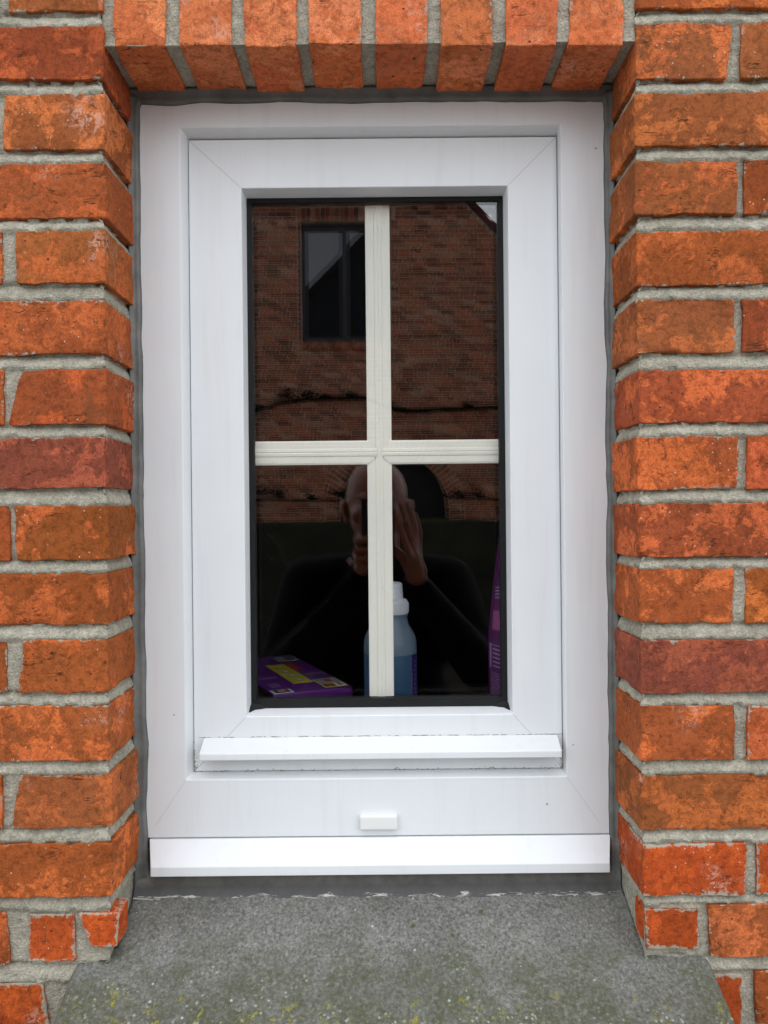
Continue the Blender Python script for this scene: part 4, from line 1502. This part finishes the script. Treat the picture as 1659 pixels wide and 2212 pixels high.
# ---- dark mossy garden wall before that house
YW = YO + 0.42
gwz = m_at(960, 1303, YW)[1]
gv, gf = [], []
nxg, nzg = 200, 34
for j in range(nzg + 1):
    for i in range(nxg + 1):
        x = -5 + 10 * i / nxg
        zz = gwz * j / nzg
        if j == nzg:
            zz += 0.012 * fbm((x, 0, 0), 3, 3, 1)
        gv.append((x, YW + 0.006 * fbm((x, 0, zz), 2.5, 4, 3.0), zz))
for j in range(nzg):
    for i in range(nxg):
        a = j * (nxg + 1) + i
        gf.append((a + 1, a, a + nxg + 1, a + nxg + 2))
gme = mesh(gv, gf, True, 'garden_wall')
def gw_mat():
    m, n, l, b = mat('tarred_mossy_render')
    tc = n.new('ShaderNodeTexCoord'); P = tc.outputs['Object']
    sep = n.new('ShaderNodeSeparateXYZ'); l.new(P, sep.inputs[0])
    c = mixc(n, l, maprange(n, l, noise_node(n, l, P, 2.2, 8, 0.7), 0.35, 0.65, 0, 1), (0.020, 0.021, 0.016), (0.048, 0.052, 0.034))
    ms = math_n(n, l, 'ADD', noise_node(n, l, P, 7, 6, 0.7), maprange(n, l, sep.outputs['Z'], gwz - 0.08, gwz, -0.5, 0.1))
    c = mixc(n, l, maprange(n, l, ms, 0.45, 0.6, 0, 0.9), c, (0.075, 0.085, 0.02))
    # hairline cracks
    v_ = n.new('ShaderNodeTexVoronoi'); v_.feature = 'DISTANCE_TO_EDGE'; v_.inputs['Scale'].default_value = 0.9
    wv2 = n.new('ShaderNodeVectorMath'); wv2.operation = 'ADD'
    l.new(P, wv2.inputs[0])
    nz_ = n.new('ShaderNodeTexNoise'); nz_.inputs['Scale'].default_value = 3
    l.new(P, nz_.inputs['Vector']); l.new(nz_.outputs['Color'], wv2.inputs[1])
    l.new(wv2.outputs[0], v_.inputs['Vector'])
    c = mixc(n, l, maprange(n, l, v_.outputs['Distance'], 0.004, 0.009, 0.8, 0), c, (0.12, 0.12, 0.10))
    l.new(c, b.inputs['Base Color'])
    b.inputs['Roughness'].default_value = 0.95
    b.inputs['Specular IOR Level'].default_value = 0.15
    return m
gw = new_obj('garden_wall', gme, None, gw_mat())
sl = gw.modifiers.new('thick', 'SOLIDIFY'); sl.thickness = 0.22; sl.offset = -1
tag(gw, 'dark cracked rendered garden wall with moss on top, behind the photographer', 'wall')

# ---- bare vine stems along the opposite house
M_VINE = plain('dark_vine', (0.010, 0.011, 0.007), 0.95, 0.1)
def vine(pts, label, thick, tufts):
    mb_ = MB()
    P3 = []
    for (u_, v_) in pts:
        x, zz = m_at(u_, v_, YO)
        P3.append(Vector((x, YO + 0.03, zz)))
    fine = []
    for a, b2 in zip(P3[:-1], P3[1:]):
        for i in range(6):
            p = a.lerp(b2, i / 6)
            p.z += 0.012 * mnoise.noise(Vector((p.x * 7, 0, 3)))
            fine.append(p)
    fine.append(P3[-1])
    mb_.tube(fine, [thick * (0.7 + 0.6 * abs(mnoise.noise(Vector((p.x * 5, 2, 0))))) for p in fine], 7)
    o = mb_.build('vine', M_VINE, None, smooth=True)
    tag(o, label, 'vine', None)
    tf = MB()
    rr = random.Random(len(pts))
    for (u_, v_, s_) in tufts:
        x, zz = m_at(u_, v_, YO)
        for i in range(70):
            a = rr.uniform(0, 2 * math.pi); d_ = abs(rr.gauss(0, 1)) * s_ * 0.6
            c_ = Vector((x + d_ * math.cos(a) * 1.3, YO + 0.03 + rr.uniform(0, 0.05), zz + abs(d_ * math.sin(a)) * 0.9))
            l1 = Vector((rr.uniform(-1, 1), rr.uniform(-0.3, 0.3), rr.uniform(-1, 1))) * 0.03
            l2 = Vector((rr.uniform(-1, 1), rr.uniform(-0.3, 0.3), rr.uniform(-1, 1))) * 0.02
            tf.add([c_ - l1, c_ + l2, c_ + l1, c_ - l2], [(0, 1, 2, 3)])
    t_ = tf.build('leaf_tufts', M_VINE, o)
    tag(t_, kind='stuff')
    return o
vine([(560, 1030), (640, 1025), (672, 1020), (690, 1012), (740, 1003), (800, 1000), (870, 998), (920, 997), (960, 1015), (985, 1024), (1040, 1030), (1110, 1026), (1180, 1023), (1300, 1017)],
     'upper dark vine stem trained across the opposite house, reflected above the bar', 0.034,
     [(645, 1022, 0.06), (722, 995, 0.10), (775, 993, 0.09), (815, 998, 0.05), (880, 992, 0.06), (1170, 1020, 0.05), (975, 1018, 0.06)])
vine([(560, 1250), (640, 1250), (700, 1250), (760, 1252), (820, 1253), (870, 1250)], 'lower dark vine stem on the opposite house, reflected left of the head', 0.020,
     [(660, 1235, 0.10), (700, 1242, 0.07), (780, 1248, 0.05), (850, 1240, 0.10)])
vine([(1105, 1242), (1150, 1245), (1200, 1247), (1250, 1250), (1330, 1250)], 'lower dark vine stem on the opposite house, reflected right of the arch', 0.018,
     [(1150, 1240, 0.05), (1200, 1242, 0.06)])

# ================================================================== PHOTOGRAPHER
PX, PY = -0.017, -1.03
person = empty('person', (PX, PY, 0), 'person with shaved head in dark jacket holding phone, reflected in lower panes', 'person')
PI_ = Matrix.Translation(person.location).inverted()
M_SKIN = plain('skin', (0.29, 0.150, 0.105), 0.5, 0.4, 0.12, 40)
M_JACKET = plain('black_jacket', (0.006, 0.0065, 0.009), 0.9, 0.12, 0.3, 30, 0.002, 90)
M_TROU = plain('dark_trousers', (0.02, 0.022, 0.03), 0.9, 0.1)
M_SHOE = plain('dark_shoes', (0.02, 0.018, 0.016), 0.5)
def pobj(mb_, name, m, voxel, smooth=6):
    o = mb_.build(name, m, None, smooth=True)
    r = o.modifiers.new('rm', 'REMESH'); r.mode = 'VOXEL'; r.voxel_size = voxel; r.use_smooth_shade = True
    s_ = o.modifiers.new('sm', 'SMOOTH'); s_.factor = 0.5; s_.iterations = smooth
    o.parent = person
    o.matrix_parent_inverse = PI_
    return o
H = Vector((PX, PY, ZC))
def h(x, y, z): return (H.x + x, H.y + y, H.z + z)
body = MB()
# head
tl = Matrix.Rotation(rad(3), 3, 'Y')
body.ellipsoid(h(0, -0.005, 0.045), (0.080, 0.098, 0.094), 28, 18)
body.ellipsoid(h(0, 0.030, -0.010), (0.069, 0.068, 0.082), 24, 16)
body.ellipsoid(h(0, 0.045, -0.062), (0.052, 0.050, 0.045), 20, 12)
body.ellipsoid(h(0, 0.078, -0.088), (0.026, 0.022, 0.020), 14, 10)
body.ellipsoid(h(0, 0.085, 0.036), (0.052, 0.014, 0.011), 16, 8)           # brow
body.tube([h(0, 0.093, 0.020), h(0, 0.108, -0.008), h(0, 0.114, -0.022)], [0.009, 0.011, 0.014], 12)
for sx in (-1, 1):
    body.ellipsoid(h(sx * 0.012, 0.104, -0.026), (0.009, 0.010, 0.008), 10, 8)
    body.ellipsoid(h(sx * 0.046, 0.070, -0.010), (0.022, 0.022, 0.018), 12, 8)   # cheekbones
    ro_ = Matrix.Rotation(sx * rad(-22), 3, 'Z') @ Matrix.Rotation(rad(-8), 3, 'X')
    body.ellipsoid(h(sx * 0.084, -0.012, 0.004), (0.008, 0.017, 0.030), 14, 10, ro_)
    body.ellipsoid(h(sx * 0.091, -0.020, 0.014), (0.008, 0.012, 0.020), 12, 10, ro_)
    body.ellipsoid(h(sx * 0.080, -0.002, -0.022), (0.008, 0.009, 0.010), 10, 8)
body.ellipsoid(h(0, 0.094, -0.050), (0.024, 0.010, 0.006), 14, 8)
body.ellipsoid(h(0, 0.092, -0.060), (0.021, 0.010, 0.007), 14, 8)
# neck, trunk, legs
body.tube([h(0, -0.015, -0.05), h(0, -0.030, -0.13), h(0, -0.045, -0.20)], [0.058, 0.058, 0.075], 18)
for z_, rx, ry in ((-0.26, 0.16, 0.09), (-0.36, 0.165, 0.105), (-0.48, 0.155, 0.105), (-0.58, 0.15, 0.10), (-0.68, 0.16, 0.11)):
    body.ellipsoid(h(0, -0.05, z_), (rx, ry, 0.10), 20, 12)
for sx in (-1, 1):
    body.tube([h(sx * 0.085, -0.05, -0.72), h(sx * 0.10, -0.045, -1.14), h(sx * 0.105, -0.06, -1.53)], [0.085, 0.055, 0.04], 14)
    body.tube([h(sx * 0.105, -0.07, -1.575), h(sx * 0.115, 0.10, -1.585)], [0.036, 0.03], 12)
SH_R, SH_L = h(0.185, -0.06, -0.20), h(-0.185, -0.06, -0.20)
EL_R, EL_L = (0.245, -0.955, ZC - 0.40), (-0.27, -0.96, ZC - 0.42)
# right hand: fingers raised along the right edge of the phone
WR_R = (0.078, -0.822, ZC - 0.172)
body.tube([SH_R, EL_R, WR_R], [0.050, 0.040, 0.025], 14)
palm = [(0.076, -0.805, ZC - 0.138), (0.070, -0.785, ZC - 0.108)]
body.tube([WR_R, palm[0], palm[1]], [0.025, 0.024, 0.019], 12)
kn = [(0.056, -0.756, ZC - 0.092), (0.066, -0.768, ZC - 0.080), (0.074, -0.785, ZC - 0.076), (0.080, -0.802, ZC - 0.082)]
tips = [[(0.045, -0.741, ZC - 0.058), (0.035, -0.739, ZC - 0.030), (0.030, -0.741, ZC - 0.010)],
        [(0.057, -0.755, ZC - 0.036), (0.046, -0.753, ZC - 0.004), (0.038, -0.754, ZC + 0.018)],
        [(0.069, -0.777, ZC - 0.032), (0.061, -0.775, ZC + 0.000), (0.054, -0.775, ZC + 0.020)],
        [(0.082, -0.798, ZC - 0.048), (0.077, -0.797, ZC - 0.024), (0.072, -0.797, ZC - 0.006)]]
for k_, t_ in zip(kn, tips):
    body.tube([palm[0], k_] + t_, [0.016, 0.0092, 0.0080, 0.0074, 0.0066], 10)
body.tube([WR_R, (0.058, -0.800, ZC - 0.128), (0.038, -0.786, ZC - 0.098), (0.018, -0.778, ZC - 0.080)], [0.018, 0.014, 0.010, 0.0085], 10)   # thumb
# left hand: behind the lower left corner, finger joints showing past the edge
WR_L = (-0.058, -0.826, ZC - 0.182)
body.tube([SH_L, EL_L, WR_L], [0.050, 0.040, 0.025], 14)
pl = (-0.048, -0.800, ZC - 0.135)
body.tube([WR_L, pl, (-0.046, -0.788, ZC - 0.105)], [0.025, 0.024, 0.018], 12)
for zz, ln in ((-0.066, 0.040), (-0.088, 0.046), (-0.109, 0.042), (-0.129, 0.032)):
    body.tube([pl, (-0.058, -0.772, ZC + zz - 0.003), (-0.0615, -0.748, ZC + zz), (-0.058 + ln * 0.55, -0.7385, ZC + zz + 0.003), (-0.058 + ln, -0.740, ZC + zz + 0.006)],
              [0.015, 0.0090, 0.0080, 0.0074, 0.0066], 10)
body.tube([WR_L, (-0.046, -0.802, ZC - 0.115), (-0.044, -0.780, ZC - 0.080), (-0.036, -0.771, ZC - 0.055)], [0.018, 0.013, 0.010, 0.0085], 10)
bo = pobj(body, 'body', M_SKIN, 0.0031, 3)
hr = MB()      # close-cropped hair at the sides and back
hr.ellipsoid(h(0, -0.020, 0.036), (0.0815, 0.088, 0.080), 28, 18)
ho = pobj(hr, 'hair', plain('cropped_hair', (0.10, 0.065, 0.05), 0.9, 0.1), 0.005, 2)
# jacket
jk = MB()
for z_, rx, ry in ((-0.215, 0.155, 0.085), (-0.29, 0.205, 0.125), (-0.38, 0.205, 0.14), (-0.48, 0.195, 0.14), (-0.58, 0.19, 0.135), (-0.68, 0.195, 0.14), (-0.76, 0.195, 0.14)):
    jk.ellipsoid(h(0, -0.05, z_), (rx, ry, 0.095), 24, 12)
jk.tube([h(-0.06, -0.06, -0.165), SH_L, EL_L, (-0.058, -0.828, ZC - 0.182), (-0.052, -0.812, ZC - 0.150)], [0.055, 0.080, 0.060, 0.037, 0.034], 16)
jk.tube([h(0.06, -0.06, -0.165), SH_R, EL_R, (0.080, -0.828, ZC - 0.184)], [0.055, 0.080, 0.060, 0.038], 16)
for i in range(14):     # sleeve folds
    t = i / 13
    for A, B in ((EL_R, (0.080, -0.828, ZC - 0.184)), (EL_L, (-0.052, -0.812, ZC - 0.150))):
        c_ = Vector(A).lerp(Vector(B), t)
        jk.ellipsoid(c_ + Vector((0.01 * math.sin(i * 2.1), 0.006, 0)), (0.058 - 0.020 * t, 0.052 - 0.018 * t, 0.012 + 0.004 * math.sin(i)), 14, 8, Matrix.Rotation(0.5, 3, 'X'))
for i in range(16):     # stand collar
    a = 2 * math.pi * i / 16
    jk.tube([h(0.072 * math.cos(a), -0.035 + 0.072 * math.sin(a), -0.185), h(0.076 * math.cos(a), -0.032 + 0.078 * math.sin(a), -0.125)], [0.014, 0.010], 8)
jo = pobj(jk, 'jacket', M_JACKET, 0.008, 4)
for (ut, vt) in ((878, 1406), (891, 1391)):
    x, zz = m_at(ut, vt, -0.945)
    mb = MB(); mb.ellipsoid((x, -0.936, zz), (0.0058, 0.004, 0.0085), 14, 10, Matrix.Rotation(rad(35), 3, 'Y'))
    o = mb.build('button', plain('pale_button', (0.7, 0.68, 0.6), 0.4), None, smooth=True)
    o.parent = person; o.matrix_parent_inverse = PI_
tr = MB()
tr.ellipsoid(h(0, -0.05, -0.78), (0.175, 0.125, 0.09), 20, 12)
for sx in (-1, 1):
    tr.tube([h(sx * 0.088, -0.05, -0.80), h(sx * 0.10, -0.045, -1.14), h(sx * 0.105, -0.06, -1.555)], [0.095, 0.072, 0.060], 16)
pobj(tr, 'trousers', M_TROU, 0.012)
for sx in (-1, 1):
    sb = MB()
    sb.tube([h(sx * 0.105, -0.085, -1.575), h(sx * 0.112, 0.02, -1.583), h(sx * 0.118, 0.12, -1.587)], [0.045, 0.040, 0.033], 12)
    sb.box(H.x + sx * 0.112 - 0.042, H.x + sx * 0.112 + 0.042, H.y - 0.13, H.y + 0.15, 0.0, 0.03)
    pobj(sb, 'shoe', M_SHOE, 0.007, 3)
for sx in (-1, 1):
    mb = MB(); mb.ellipsoid(h(sx * 0.031, 0.079, 0.012), (0.0125,) * 3, 14, 10)
    o = mb.build('eye', plain('eye_white', (0.55, 0.52, 0.5), 0.2), None, smooth=True)
    o.parent = person; o.matrix_parent_inverse = PI_

# ---- phone in the hands
phone = empty('phone', (-0.0128, -0.751, ZC - 0.05), 'dark phone held up in front of the face, reflected behind the bar', 'phone')
PHI = Matrix.Translation(phone.location).inverted()
mb = MB(); mb.box(-0.0515, 0.026, -0.7565, -0.7485, ZC - 0.130, ZC + 0.0306)
o = mb.build('phone_body', plain('phone_case', (0.012, 0.012, 0.014), 0.35), None, bevel=0.0036, segs=4)
o.parent = phone; o.matrix_parent_inverse = PHI
mb = MB(); mb.box(-0.014, 0.0225, -0.7488, -0.7465, ZC - 0.012, ZC + 0.0265)
o = mb.build('camera_bump', plain('phone_bump', (0.02, 0.02, 0.022), 0.25), None, bevel=0.001)
o.parent = phone; o.matrix_parent_inverse = PHI
for (lx, lz) in ((0.0, 0.0), (0.0145, 0.0085), (0.0005, 0.0175)):
    mb = MB()
    K = 24
    v = [(lx + 0.0058 * math.cos(2 * math.pi * i / K), y_, ZC + lz + 0.0058 * math.sin(2 * math.pi * i / K)) for y_ in (-0.7470, -0.7450) for i in range(K)]
    mb.add(v, [tuple(range(K)), tuple(range(2 * K - 1, K - 1, -1))] + [(i, K + i, K + (i + 1) % K, (i + 1) % K) for i in range(K)])
    o = mb.build('lens', plain('lens_glass', (0.005, 0.005, 0.008), 0.05), None)
    o.parent = phone; o.matrix_parent_inverse = PHI
